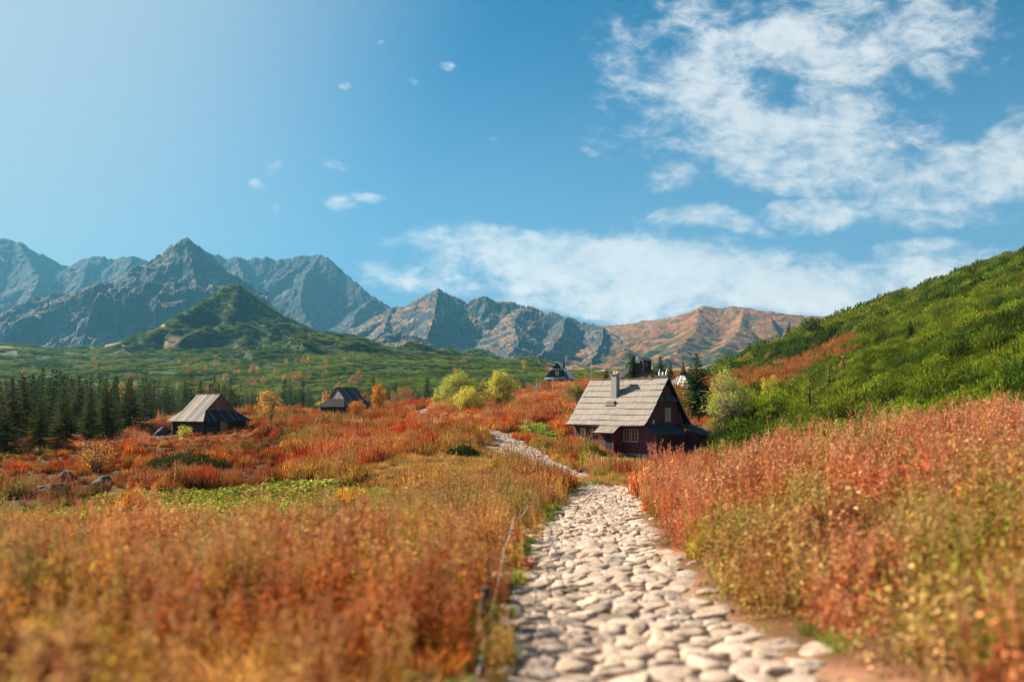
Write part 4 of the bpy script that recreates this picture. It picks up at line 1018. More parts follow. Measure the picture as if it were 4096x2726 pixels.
def hut(name, label, loc, rz, xe, ye, xr, frac, zE, zR, wall=None, roofm=None, roofd=None, gable=None, stripes=.25, door=True, wx=.62, wy=.62, bw=.16, door_mat=None):
    """log hut with a steep board roof: gable on top, skirt roof round its foot"""
    root = bpy.data.objects.new(name, None); COL.objects.link(root); root.location = loc; root.rotation_euler[2] = math.radians(rz)
    tag(root, label, 'hut')
    wl = MB(); X, Y = xe-wx, ye-wy; nl = max(4, int((zE+.15)/.24))
    for i in range(nl+3):
        z = -.6+i*.24
        if z > zE+.05: break
        for sy in (-1, 1): wl.tube([(-X-.25, sy*Y, z), (X+.25, sy*Y, z)], .13, 7, rb.uniform(.6, 1.3))
        for sx in (-1, 1): wl.tube([(sx*X, -Y-.25, z+.12), (sx*X, Y+.25, z+.12)], .13, 7, rb.uniform(.6, 1.3))
    wo = wl.obj('wall', wall or M_LOG, root)
    rf = MB(); slope = lambda t: (ye*t, zR+(zE-zR)*t)      # t from ridge 0 to eave 1
    tm = 1-frac
    nn = Vector((0, -(zR-zE), ye)).normalized()
    for sy in (-1, 1):
        x = -xe; n = Vector((0, sy*(zR-zE), ye)).normalized()
        while x < xe:
            w = rb.uniform(.75, 1.25)*bw; c = abs(x+w/2); t0 = 0 if c <= xr else tm+(1-tm)*(c-xr)/(xe-xr)
            if t0 < .97:
                o = n*rb.choice([0, .0, .03]); a = slope(t0); b = slope(1+rb.uniform(0, .02)); tone = rb.uniform(.45, 1.25) if rb.random() > stripes else rb.uniform(1.6, 2.4)
                rf.hexa(((x, sy*a[0], a[1]+o.z), (x+w-.012, sy*a[0], a[1]+o.z)), ((x, sy*b[0], b[1]+o.z), (x+w-.012, sy*b[0], b[1]+o.z)), n, .03, tone)
            x += w
    rf.box(-xr-.12, xr+.12, -.09, .09, zR+.01, zR+.08, .6)
    ro = rf.obj('roof', roofm or M_GREYBOARD, root)
    dk = MB(); a0 = slope(0); am = slope(tm); a1 = slope(1)
    for sy in (-1, 1):
        dk.poly([(-xr, sy*a0[0], a0[1]-.02), (xr, sy*a0[0], a0[1]-.02), (xr, sy*am[0], am[1]-.02), (xe-.03, sy*(a1[0]-.03), a1[1]-.02), (-xe+.03, sy*(a1[0]-.03), a1[1]-.02), (-xr, sy*am[0], am[1]-.02)], [(0, 1, 2, 3, 4, 5)], .5)
    for sx in (-1, 1):
        dk.poly([(sx*xr, -am[0], am[1]-.02), (sx*xr, am[0], am[1]-.02), (sx*(xe-.03), a1[0]-.03, a1[1]-.02), (sx*(xe-.03), -a1[0]+.03, a1[1]-.02)], [(0, 1, 2, 3)], .5)
    dk.obj('roof_underside', M_DARKWOOD, ro)
    for sx in (-1, 1):
        sk = MB(); gb = MB()
        n = Vector((sx*(am[1]-a1[1]), 0, xe-xr)).normalized(); y = -ye
        while y < ye:
            w = rb.uniform(.75, 1.25)*bw; c = abs(y+w/2); t = tm if c < am[0] else c/ye
            if t < .98:
                k = (t-tm)/(1-tm); x0 = xr+(xe-xr)*k; z0 = slope(t)[1]
                sk.hexa(((sx*x0, y, z0), (sx*x0, y+w-.012, z0)), ((sx*xe, y, a1[1]), (sx*xe, y+w-.012, a1[1])), n, .03, rb.uniform(.5, 1.2) if rb.random() > .16 else rb.uniform(2, 4))
            y += w
        gx = xr-.14; y = -am[0]
        while y < am[0]:
            w = .13; c = abs(y+w/2); zt = zR+(zE-zR)*(c/ye)-.04
            gb.hexa(((sx*gx, y, am[1]-.25), (sx*gx, y+w-.008, am[1]-.25)), ((sx*gx, y, zt), (sx*gx, y+w-.008, zt)), (sx, 0, 0), .03, rb.uniform(.6, 1.3)); y += w
        sk.obj('skirt_roof', roofd or M_DARKBOARD, ro); gb.obj('gable_wall', gable or M_GREYBOARD, root)
    if door:
        d = MB(); 
        for i in range(5): d.box(X+.14, X+.19, -.65+i*.18, -.65+(i+1)*.18-.01, -.2, zE-.05, rb.uniform(.7, 1.2))
        d.obj('door', door_mat or M_FRAME, root)
        d = MB(); d.box(-X-.19, -X-.14, -.4, .5, -.2, zE-.1, 1); d.obj('door', M_LOG, root)
    return root
REDGABLE = solid('peeling_red_gable', (.16, .07, .06), .5, 5, .8, .4, 10, tone=True, dirt=((.42, .40, .38), 7, .52, .8))
hut('log_hut', 'small log hut with a striped grey board roof beside the left spruces', (-32.9, 86.5, -3.2), -35, 3.4, 2.95, 2.1, .38, 1.65, 4.55, gable=REDGABLE, stripes=.14, door_mat=solid('yellow_door_boards', (.50, .26, .08), .3, 5, tone=True))
hut('log_hut', 'log hut with a black board roof half hidden behind the little orange tree', (-25.2, 121, -1.55), 50, 3.0, 3.3, 1.85, .42, 1.5, 4.35, roofm=solid('black_and_grey_boards', (.075, .068, .062), .4, 5, .7, tone=True), gable=solid('grey_gable', (.24, .215, .20), .35, 6, tone=True), stripes=.3, door=True, roofd=solid('black_skirt', (.006, .0055, .005), .5, 5, .85, tone=True, spec=.1))  # skirt boards coloured almost black
hut('log_hut', 'small hut with pale striped boards behind the tall spruce', (23.6, 108, .75), 48, 2.7, 2.5, 1.2, .85, 1.55, 3.75, roofd=solid('pale_striped_boards', (.33, .27, .22), .35, 5, tone=True), roofm=M_DARKBOARD, stripes=.1)
r_ = hut('wooden_house', 'dark shingled house showing its roof above the nearest house', (24.0, 152, 3.3), 20, 5.2, 3.9, 2.0, .6, 2.0, 5.0, roofm=M_DARKBOARD, stripes=.05); r_['category'] = 'house'
b = MB(); b.box(.2, 1.9, -1.8, -.3, 3.6, 5.5, 1); d_ = b.obj('dormer', M_DARKWOOD, r_)
b = MB(); b.hexa(((-.1, -2.1, 5.3), (-.1, -.2, 6.0)), ((2.2, -2.1, 5.3), (2.2, -.2, 6.0)), (0, -.3, .9), .06, 1); b.obj('dormer_roof', M_DARKBOARD, d_)
b = MB(); b.box(.6, 1.1, -1.84, -1.802, 4.2, 5.0, 1); b.obj('dormer_window', M_GREYBOARD, d_)
b = MB(); b.box(-1.2, -.6, -.1, .5, 4.6, 6.2, 1); b.obj('chimney', M_DARKWOOD, r_)

def far_house():
    root = bpy.data.objects.new('wooden_house', None); COL.objects.link(root); root.location = (13.6, 226, 5.3); root.rotation_euler[2] = math.radians(-104)
    tag(root, 'far black gabled house with a pale metal roof on the orange rise', 'house')
    w = MB(); L, W, hw = 4.2, 3.1, 2.7
    planks(w, (L, -W), (0, 1), 31, .2, -.6, lambda c: hw+.2, (1, 0)); planks(w, (-L, -W), (1, 0), 42, .2, -.6, hw, (0, -1)); planks(w, (-L, W), (1, 0), 42, .2, -.6, hw, (0, 1)); w.box(-L, L-.01, -W+.01, W-.01, -.6, hw, .6)
    w.obj('wall', M_REDWOOD, root)
    g = MB(); g.poly([(L-.05, -3.2, 2.6), (L-.05, 3.2, 2.6), (L-.05, 0, 6.85), (-L, -3.2, 2.6), (-L, 3.2, 2.6), (-L, 0, 6.85)], [(0, 1, 2), (5, 4, 3), (0, 3, 4, 1)], 1); g.obj('gable_wall', M_DARKWOOD, root)
    r = MB()
    for sy in (-1, 1):
        n = (0, sy*4.4, 3.6)
        for i in range(12):
            x = -L-.3+i*(2*L+.6)/12; r.hexa(((x, 0, 7.0), (x+(2*L+.6)/12-.02, 0, 7.0)), ((x, sy*3.75, 2.45), (x+(2*L+.6)/12-.02, sy*3.75, 2.45)), n, .05, rb.uniform(.9, 1.1))
    ro = r.obj('roof', M_METAL, root)
    p = MB(); p.hexa(((L-.1, -3.2, 3.0), (L-.1, 3.2, 3.0)), ((L+.9, -3.7, 2.35), (L+.9, 3.7, 2.35)), (.5, 0, .8), .05, 1.1); p.hexa(((L-.1, -1.35, 5.35), (L-.1, 1.35, 5.35)), ((L+.5, -1.75, 4.95), (L+.5, 1.75, 4.95)), (.5, 0, .8), .05, 1.2); p.obj('pent_roof', M_METAL, ro)
    c = MB(); c.tube([(.5, 1.2, 5), (.5, 1.2, 7.3)], .25, 8); c.obj('chimney', M_IRON, root)
    window(root, L-.04, 0, 4.05, 1.0, 1.25, (1, 0), M_GOLD, (2, 2), curtain=True); window(root, L+.04, -1.3, 1.3, .95, 1.5, (1, 0), solid('pink_frame', (.55, .26, .2), .1), (2, 2), curtain=True)
far_house()

def station():
    x, y, z = (2054-CU)/F*2085, 2085, (CV-703)/F*2085
    root = bpy.data.objects.new('mountain_station', None); COL.objects.link(root); root.location = (x, y, z); root.rotation_euler[2] = math.radians(12)
    tag(root, 'white and grey station building perched on the skyline ridge', 'building')
    b = MB(); b.box(-12, 11, -6, 6, -14, 5.5, 1); w = b.obj('wall', M_WHITE, root)
    b = MB(); b.box(-11, 10.5, -5.7, 5.7, 5.502, 12, 1); b.obj('upper_floor', solid('grey_brown_cladding', (.30, .25, .23), .2, .2), root)
    b = MB()
    for i in range(6): b.box(-10+i*3.4, -7.6+i*3.4, -5.85, -5.702, 7, 10.5, 1)
    b.obj('window', M_GLASS, root)
    b = MB(); b.box(-12, 11, -6.3, 6.3, 12.002, 13, 1); b.obj('roof', M_DARKBOARD, root)
    x, y, z = (2068-CU)/F*2085, 2095, (CV-692)/F*2085
    root = bpy.data.objects.new('mountain_station', None); COL.objects.link(root); root.location = (x, y, z); root.rotation_euler[2] = math.radians(5)
    tag(root, 'brown stone station building with a short tower at the top of the ridge', 'building')
    b = MB(); b.box(-9, 8, -6, 6, -14, 8, 1); b.obj('wall', solid('brown_station_stone', (.34, .22, .16), .25, .2), root)
    b = MB(); b.box(3.5, 8.2, -3, 3, 8.002, 13, 1); b.obj('tower', solid('dark_station_stone', (.14, .11, .10), .25, .2), root)
    b = MB(); b.box(-9.4, 3.4, -6.4, 6.4, 8.003, 8.8, 1); b.obj('roof', M_DARKBOARD, root)
station()

# ------------------------------------------------------------------ trees
M_BARK = solid('spruce_bark', (.075, .055, .042), .4, 6, .95, .6, 14)
M_BARKL = solid('pale_bark', (.20, .165, .13), .4, 6, .9, .5, 14)
NEEDLE = foliage('spruce_needles', (.095, .100, .030), .28); NEEDLEG = foliage('green_spruce_needles', (.060, .095, .022), .25); NEEDLEF = foliage('far_spruce_needles', (.060, .080, .026), .2)
def spruce_mesh(seed, h=10, wid=.21, whorls=30, bpw=9, fine=1.0, bare=.05, mat=None, gappy=.0):
    r = np.random.default_rng(seed); A_ = NP()
    zs = h*(bare+(1-bare)*np.linspace(0, 1, whorls)**.92); 
    for i, z in enumerate(zs):
        t = z/h; R = h*wid*(1-t)**.85*r.uniform(.78, 1.15)+.06*h*.2
        if t > .97: R = h*.012
        n = max(4, int(bpw*(1-.45*t)))
        for k in range(n):
            if r.uniform() < gappy: continue
            a = 2*PI*(k+r.uniform(-.35, .35))/n+i*1.1; L = R*r.uniform(.6, 1.18)
            zz = z+r.uniform(-.5, .5)*h/whorls; rise = .30*t-.16
            m = max(3, int(5*fine+L*3.2*fine)); s = np.linspace(.12, 1, m)
            dirh = np.array([math.cos(a), math.sin(a), 0]); px = dirh*L*s[:, None]; pz = zz+L*(rise*s-.30*s*s*(1-t)+.16*s**3)
            c = px+np.array([0, 0, 1])*pz[:, None]
            sd = np.array([-math.sin(a), math.cos(a), 0])
            for q in (-1, 1, 0):
                hang = r.uniform(.1, .55, m)
                d = unit(dirh*r.uniform(.4, .9, (m, 1))+sd*q*r.uniform(.5, 1.0, (m, 1))-np.array([0, 0, 1])*hang[:, None])
                l = 1.4*(.10+.30*L*(1.15-s*.75)*.55)*r.uniform(.6, 1.25, m)/max(fine**.5, .6)
                v, f = quads(c+d*l[:, None]*.45, l, l*.36, d, .35, rng=r); A_.add(v, f, r.uniform(.55, 1.5, m)*(.8+.4*s))
    n = 8; tp = np.zeros((n, 3)); tp[:, 2] = h*np.linspace(.93, 1.0, n); d = unit(np.stack([r.normal(size=n)*.5, r.normal(size=n)*.5, np.ones(n)], 1)); v, f = quads(tp, h*.035, h*.012, d, rng=r); A_.add(v, f, 1.1)
    return A_
def trunk_mesh(h, r0, mat, lean=0):
    b = MB(); b.tube([(0, 0, -.6), (0, 0, 0), (lean*.3, 0, h*.5), (lean, 0, h*.97)], [r0*1.3, r0, r0*.6, r0*.1], 8, 1); return b.me('trunk', mat, True)
SPR = {}
def spruce_kind(key, **k):
    mat = k.pop('m', NEEDLE); s = spruce_mesh(**k); SPR[key] = (trunk_mesh(k['h'], k['h']*.014, M_BARK), s.me('crown', mat), k['h'])
for i in range(3): spruce_kind('near%d' % i, seed=200+i, h=10, wid=.20+.02*i, whorls=34, bpw=10, fine=1.3, gappy=.10+.06*i)
spruce_kind('green', seed=210, h=10, wid=.235, whorls=36, bpw=14, fine=1.3, gappy=.1, m=NEEDLEG)
spruce_kind('thin', seed=211, h=10, wid=.18, whorls=24, bpw=8, fine=1.2, gappy=.42, bare=.12, m=foliage('larch_needles', (.22, .22, .04), .35))
for i in range(4): spruce_kind('far%d' % i, seed=220+i, h=10, wid=(.15, .19, .14, .21)[i], whorls=26, bpw=9, fine=.75, gappy=(.03, .15, .28, .08)[i], m=NEEDLEF)
def place_spruce(kind, x, y, h, label, group=None, z=None, name='spruce', wide=1.0, cat='tree'):
    tm, cm, h0 = SPR[kind]; 
    if z is None: z = float(H(np.array([x]), np.array([y]))[0])
    root = bpy.data.objects.new(name, None); COL.objects.link(root); root.location = (x, y, z-.1); s = h/h0; root.scale = (s*wide, s*wide, s); root.rotation_euler = (R0.normal()*.03, R0.normal()*.03, R0.uniform(0, 6.28))
    tag(root, label, cat, group)
    link('trunk', tm, root); link('crown', cm, root); return root
def sp(kind, u, Y, vtop, label, **k):
    x, y, z = at(u, Y); h = (CV-vtop)/F*Y-z; return place_spruce(kind, x, y, max(h, .8), label, z=z, **k)
# the near spruces at the left edge
G_ = 'near spruces at the left edge'
for kind, u, Y, vt, lab in [
 ('near0', 30, 72, 868, 'thin dark spruce nearest the left edge of the picture'),
 ('near1', 88, 66, 915, 'short loose spruce in front of the tall pair at the far left'),
 ('near0', 138, 80, 878, 'tall spruce left of the dense dark pair'),
 ('near2', 152, 70, 908, 'ragged spruce with bare lower trunk among the red bushes'),
 ('near0', 205, 76, 878, 'dense dark spruce, left one of the pair before the meadow edge'),
 ('near1', 246, 80, 872, 'dense dark spruce, right one of the pair before the meadow edge'),
 ('near2', 300, 92, 868, 'spruce standing alone just right of the dark pair'),
 ('near1', 60, 84, 858, 'tall spruce behind the thin one at the left edge'),
 ('near2', 5, 64, 905, 'loose low spruce cut by the left edge of the picture'),
 ('near0', 180, 96, 862, 'slim spruce rising behind the dense dark pair'),
 ('near1', 110, 92, 866, 'broad spruce behind the short loose one on the left')]:
    sp(kind, u, Y, vt, lab, group=G_, wide=float(R0.uniform(1.2, 1.8)))
sp('near2', 646, 62, 978, 'little dark spruce alone in the bright red meadow', wide=2.0); 
sp('green', 1606, 78, 812, 'tall green spruce right of the nearest house', wide=1.75)
sp('green', 1457, 118, 816, 'blunt green spruce behind the roof chimney', wide=1.9)
sp('green', 1519, 122, 818, 'green spruce of the clump behind the ridge of the nearest house', wide=1.7)
sp('green', 1505, 126, 838, 'lower left spruce of the clump behind the house ridge', wide=1.1)
sp('green', 1540, 124, 832, 'lower right spruce of the clump behind the house ridge', wide=1.2)
sp('green', 1395, 140, 848, 'round dark spruce left of the roof chimney', wide=1.9)
sp('green', 1574, 150, 832, 'small spruce left of the tall green one', wide=1.2); sp('green', 1588, 160, 836, 'small spruce touching the tall green one on its left', wide=1.1)
sp('thin', 1905, 82, 785, 'thin gappy larch on the orange clearing of the slope', name='larch'); sp('thin', 1862, 70, 836, 'yellow green larch at the foot of the orange clearing', name='larch', wide=1.7)
sp('green', 2000, 130, 778, 'small spruce at the upper end of the orange clearing'); sp('green', 1985, 112, 800, 'spruce on the orange clearing right of the thin larch', wide=1.1)
sp('green', 2038, 118, 768, 'dark spruce among the pines above the clearing'); sp('green', 1812, 300, 738, 'slim spruce on the skyline over the brown ridge')
sp('green', 2186, 285, 632, 'spruce standing on the skyline of the green slope', wide=1.3); sp('green', 2108, 275, 668, 'thin spruce on the skyline below the larger one'); sp('green', 1988, 300, 706, 'small bushy spruce on the skyline near the station', wide=1.6)
sp('green', 1742, 310, 780, 'dark spruce on the lower skyline of the green slope', wide=1.5); sp('green', 1726, 300, 788, 'smaller spruce beside the one on the lower skyline', wide=1.5); sp('green', 1290+12, 200, 852, 'young spruce at the corner of the far metal roofed house', wide=1.0)
sp('thin', 1452, 165, 790, 'spruce with a thin top rising above the dark shingled house', wide=1.2)
sp('thin', 2150, 105, 690, 'gappy spruce among the pines high on the slope'); sp('green', 2095, 110, 735, 'bushy spruce on the slope beside the gappy one', wide=1.5)
# the spruce forest in the valley
rf_ = np.random.default_rng(44); nf = 0
cand = []
while nf < 262:
    u = rf_.uniform(-40, 1260) if rf_.uniform() < .8 else rf_.uniform(-40, 520); Y = math.exp(rf_.uniform(math.log(118), math.log(345)))
    if u > 540 and Y < 145: continue
    if u > 920 and Y < 170: continue
    if 690 < u < 860 and Y < 135: continue
    dn = pn(np.array([u/60.0]), np.array([math.log(Y)*6]), 31)[0]
    if dn < -.05+(.22 if 550 < u < 860 else .02 if u > 860 else 0): continue
    x, y, z = at(u, Y); hh = rf_.uniform(4.5, 13.5)*(1.0 if Y < 260 else .85)
    topv = CV-F*(z+hh)/Y
    lim = np.interp(u, [0, 100, 250, 380, 520, 700, 900, 1100, 1260], [856, 848, 845, 850, 866, 866, 872, 872, 876])+rf_.uniform(-16, 34)
    if topv < lim: hh = (CV-lim)/F*Y-z
    if hh < 2.2: continue
    place_spruce('far%d' % rf_.integers(0, 4), x, y, hh, 'slender dark spruce of the forest band below the green hills', 'spruces of the valley forest', z=z, wide=rf_.uniform(.9, 1.5)); nf += 1
# lower filling of the same wood, one mass of treetops
def wood():
    r = np.random.default_rng(45); x, y = sample(84, 360, .10, -300, 1270, r); u = CU+F*x/y; z = H(x, y)
    m = ~((u > 275) & (y < 112)) & ~((u > 540) & (y < 150)) & ~((u > 900) & (y < 185)) & ~((u > 680) & (u < 870) & (y < 140)) & (pn(u/55, np.log(y)*7, 33) > -.32+.3*sstep(650, 950, u))
    x, y, z, u = x[m], y[m], z[m], u[m]; n = len(x); h = r.uniform(3, 8.5, n)
    lim = np.interp(u, [0, 250, 520, 900, 1260], [868, 862, 886, 892, 893]); h = np.minimum(h, np.maximum((CV-lim)/F*y-z, 1.2)); s = h/10
    rot = np.zeros((n, 3)); rot[:, 2] = r.uniform(0, 6.28, n); T = np.array((.062, .080, .030))*r.uniform(.65, 1.4, (n, 1)); T[r.uniform(size=n) < .12] = (.13, .10, .07)
    ms = [spruce_mesh(seed=300+i, h=10, wid=.17, whorls=18, bpw=6, fine=.55).me('tree', MP) for i in range(3)]
    scatter('forest', np.stack([x, y, z], 1), rot, np.stack([s*1.3, s*1.3, s], 1), r.integers(0, 3, n), T, ms, 'mass of dark conifers filling the valley floor behind the meadow')
wood()

def broadleaf(name, label, x, y, z, h, w, mat, base=.15, nb=26, leaves=60, leaf=.11, seed=0, trunk=.05, multi=False, bark=None, group=None, lump=.35, low=.0, cat='tree', squash=1.0, tipr=.30, cloud=None):
    r = np.random.default_rng(seed); root = bpy.data.objects.new(name, None); COL.objects.link(root); root.location = (x, y, z-.05); tag(root, label, cat, group)
    # crown points in a lumpy ellipsoid
    c0 = np.array([0, 0, h*(1+base)/2]); ax = np.array([w/2, w/2, h*(1-base)/2])
    th = r.uniform(0, 2*PI, nb); ph = np.arccos(r.uniform(-.95, 1, nb)); rad = r.uniform(.35, 1, nb)**.45*(1+lump*r.normal(size=nb)*.45)
    P = c0+np.stack([np.sin(ph)*np.cos(th), np.sin(ph)*np.sin(th), np.cos(ph)], 1)*rad[:, None]*ax*.86
    P[:, :2] *= np.interp(P[:, 2]/h, [0, .25, .6, 1], [1.05-low, 1.0, .9, .55])[:, None]
    T = MB(); r0 = h*trunk*.35
    if not multi:
        top = (r.normal()*.05*h, r.normal()*.03*h, h*.85); T.tube([(0, 0, -.5), (0, 0, 0), (top[0]*.4, top[1]*.4, h*.4), top], [r0*1.3, r0, r0*.65, r0*.12], 7)
    for p in P:
        f = r.uniform(.12, .45) if not multi else 0
        s0 = np.array([0, 0, 0.0]) if multi else np.array([top[0]*.4, top[1]*.4, h*.4])*min(1, f*2.0)
        if not multi: s0[2] = min(p[2]*r.uniform(.35, .75), h*.75); s0[:2] = np.array(top[:2])*(s0[2]/h)
        mid = s0*.5+p*.5+np.array([(s0[0]-p[0])*.12, (s0[1]-p[1])*.12, .04*h]); q = r0*(.45 if multi else .30)
        T.tube([tuple(s0 if not multi else (r.normal()*.06*w, r.normal()*.06*w, -.2)), tuple(mid), tuple(p)], [q, q*.6, q*.2], 5)
        for _ in range(2):
            e = p+r.normal(size=3)*w*.08; T.tube([tuple(mid*.4+p*.6), tuple(e)], [q*.35, q*.12], 4)
    T.obj('trunk', bark or M_BARKL, root, True)
    A_ = NP(); n = nb*leaves; k = np.repeat(np.arange(nb), leaves); spr = tipr*w/2*r.uniform(.5, 1.2, nb)[k]
    g = r.normal(size=(n, 3)); g = g/np.maximum(np.linalg.norm(g, axis=1, keepdims=True), .6)
    c = P[k]+g*spr[:, None]*np.array([1, 1, .75]); d = unit(r.normal(size=(n, 3)))
    v, f = quads(c, leaf*r.uniform(.6, 1.35, n), leaf*.62*r.uniform(.6, 1.2, n), d, .25, rng=r); bt = r.uniform(.75, 1.2, nb)[k]
    A_.add(v, f, r.uniform(.5, 1.5, n)*bt); link('crown', A_.me('crown', mat), root)
    return root
def bl(name, label, u, Y, vtop, wpx, mat, **k):
    x, y, z = at(u, Y); return broadleaf(name, label, x, y, z, (CV-vtop)/F*Y-z, wpx/F*Y, mat, **k)
L_YEL = foliage('golden_leaves', (.62, .36, .075), .4); L_ORG = foliage('orange_leaves', (.66, .27, .04), .4); L_OLV = foliage('olive_yellow_leaves', (.62, .54, .08), .45); L_WIL = foliage('willow_leaves', (.48, .48, .09), .42)
L_DUL = foliage('dull_olive_leaves', (.34, .29, .07), .35); L_BRN = foliage('brown_leaves', (.42, .22, .07), .35); L_BRI = foliage('bright_yellow_leaves', (.60, .46, .05), .4); L_RED = foliage('salmon_leaves', (.66, .30, .11), .35)
bl('birch', 'slender golden birch in the red meadow right of the left hut', 620, 76, 889, 72, L_YEL, base=.28, nb=46, leaves=60, leaf=.12, seed=1, trunk=.045)
bl('rowan', 'bright orange tree with a thin trunk right of the black roofed hut', 873, 90, 877, 46, L_ORG, base=.20, nb=44, leaves=60, leaf=.13, seed=2, trunk=.045, bark=M_BARK)
bl('rowan', 'small round orange brown tree in front of the black roofed hut', 822, 84, 918, 48, L_ORG, base=.30, nb=30, leaves=60, leaf=.11, seed=3, multi=True, bark=M_BARK, trunk=.06)
bl('willow', 'large rounded yellow green willow on the left of the pair by the path', 1056, 98, 852, 104, L_WIL, base=.04, nb=110, leaves=90, leaf=.15, seed=4, multi=True, trunk=.05, tipr=.26)
bl('willow', 'smaller willow bush in front of the large left willow', 1078, 90, 886, 90, L_OLV, base=.02, nb=80, leaves=80, leaf=.14, seed=5, multi=True, trunk=.05, tipr=.26)
bl('willow', 'tall egg shaped yellow willow on the right of the pair by the path', 1152, 98, 848, 80, L_OLV, base=.05, nb=100, leaves=90, leaf=.15, seed=6, multi=True, trunk=.05, tipr=.26)
bl('willow', 'broad brownish bush left of the big willows', 930, 118, 884, 66, L_BRN, base=.05, nb=50, leaves=60, leaf=.16, seed=7, multi=True, group=None, cat='bush')
bl('bush', 'thin brown bush behind the black roofed hut', 838, 135, 885, 42, L_BRN, base=.1, nb=30, leaves=50, leaf=.17, seed=8, multi=True, cat='bush')
bl('bush', 'low yellow bush left of the large willow', 1002, 112, 905, 30, L_BRI, base=.02, nb=24, leaves=60, leaf=.15, seed=9, multi=True, cat='bush')
bl('bush', 'dull tall bush just behind the large willow on its left', 1015, 118, 893, 40, L_DUL, base=.05, nb=30, leaves=60, leaf=.16, seed=10, multi=True, cat='bush')
bl('bush', 'dull green tree touching the right willow from behind', 1112, 112, 870, 50, L_DUL, base=.05, nb=44, leaves=70, leaf=.17, seed=11, multi=True, cat='bush')
bl('bush', 'olive bush left of the nearest house before the far house', 1322, 90, 880, 62, L_DUL, base=.04, nb=60, leaves=80, leaf=.13, seed=12, multi=True, cat='bush')
bl('bush', 'brown bush at the foot of the far metal roofed house', 1252, 150, 868, 40, L_BRN, base=.05, nb=30, leaves=50, leaf=.17, seed=13, multi=True, cat='bush')
bl('bush', 'orange bush between the far house and the roof mast', 1373, 160, 870, 34, L_ORG, base=.05, nb=24, leaves=50, leaf=.18, seed=14, multi=True, cat='bush')
bl('willow', 'loose olive willow right of the nearest house below the slope', 1676, 70, 846, 122, L_WIL, base=.06, nb=120, leaves=60, leaf=.12, seed=15, multi=True, trunk=.05, tipr=.22)
bl('bush', 'dull bush leaning against the shed of the nearest house', 1640, 66, 958, 60, L_DUL, base=.02, nb=40, leaves=70, leaf=.12, seed=16, multi=True, cat='bush')
bl('bush', 'round bright yellow bush on the orange clearing', 1776, 88, 846, 56, L_BRI, base=.04, nb=44, leaves=70, leaf=.13, seed=17, multi=True, cat='bush')
bl('bush', 'small brown bush right of the bright yellow one', 1815, 92, 872, 46, L_DUL, base=.04, nb=30, leaves=60, leaf=.13, seed=18, multi=True, cat='bush')
bl('sapling', 'slim yellow sapling on the orange clearing', 1940, 92, 815, 20, L_YEL, base=.4, nb=14, leaves=36, leaf=.12, seed=19)
bl('bush', 'twiggy shrub with sparse pale leaves in the lower left meadow', 222, 46, 1005, 92, L_YEL, base=.22, nb=70, leaves=11, leaf=.09, seed=20, multi=True, bark=M_BARK, trunk=.035, cat='bush', tipr=.3)
bl('bush', 'nearly bare shrub of thin stems beside the path bend', 1242, 36, 992, 82, L_YEL, base=.05, nb=46, leaves=6, leaf=.06, seed=21, multi=True, trunk=.022, cat='bush', low=.65)
bl('bush', 'yellow bush behind the black roofed hut on its left', 742, 140, 910, 34, L_BRI, base=.05, nb=20, leaves=50, leaf=.17, seed=22, multi=True, cat='bush')
bl('bush', 'pale leafy shrub at the corner of the left hut', 425, 79, 975, 46, L_OLV, base=.05, nb=26, leaves=40, leaf=.09, seed=23, multi=True, cat='bush')
bl('bush', 'yellow autumn bush hugging the tall green spruce at its foot', 1590, 88, 900, 36, L_BRN, base=.05, nb=20, leaves=50, leaf=.12, seed=24, multi=True, cat='bush')
# small autumn shrubs dotted over the green hills: three kinds, then copies
proto = []
for i, m in enumerate((L_RED, L_YEL, L_BRN)):
    o = broadleaf('autumn_shrub', 'small autumn coloured shrub on the green hillside', 0, 0, 0, 5, 4.6, m, base=.1, nb=14, leaves=34, leaf=.42, seed=60+i, multi=True, cat='bush', group='autumn shrubs dotted over the green hills'); proto.append(o)
rs = np.random.default_rng(61); used = [False]*3; ns_ = 0
while ns_ < 135:
    q = rs.uniform()
    if q < .30: u, Y = rs.uniform(-20, 900), rs.uniform(130, 300)
    elif q < .5: u, Y = rs.uniform(210, 1000), rs.uniform(380, 520)
    elif q < .8: u = rs.uniform(330, 760); Y = rs.uniform(560, 700)
    else: u, Y = rs.uniform(0, 1300), rs.uniform(300, 780)
    x, y, z = at(u, Y); k = int(rs.integers(0, 3)); s = rs.uniform(.7, 1.5)*(1 if Y < 560 else .85)*(.8 if Y < 310 else 1); z += (1.5 if Y < 310 else 0)*0
    if not used[k]: o = proto[k]; used[k] = True
    else:
        o = proto[k].copy(); COL.objects.link(o)
        for ch in proto[k].children: c = ch.copy(); COL.objects.link(c); c.parent = o
    o.location = (x, y, z-.3); o.scale = (s, s, s*rs.uniform(.8, 1.3)); o.rotation_euler[2] = rs.uniform(0, 6); ns_ += 1

# dwarf pines standing alone in the meadow
MPG = foliage('meadow_pine_needles', (.058, .085, .025), .2)
for i, (u, Y, w, h, lab) in enumerate([(432, 45, 4.4, 1.0, 'low dark dwarf pine spreading in the lower left meadow'), (1065, 46, 1.9, .75, 'dark green dwarf pine in the golden meadow left of the path'), (1480, 54.5, 1.5, .55, 'dark leafy plant patch under the foundation of the nearest house')]):
    x, y, z = at(u, Y); P_ = pinebush(500+i, rad=w/2, h0=h, n=int(260*w/2), cl=.22, cw=.06); o = link('dwarf_pine', P_.me('dwarf_pine', MPG), None, (x, y, z-.05)); o.scale = (1, .7, 1); tag(o, lab, 'bush')

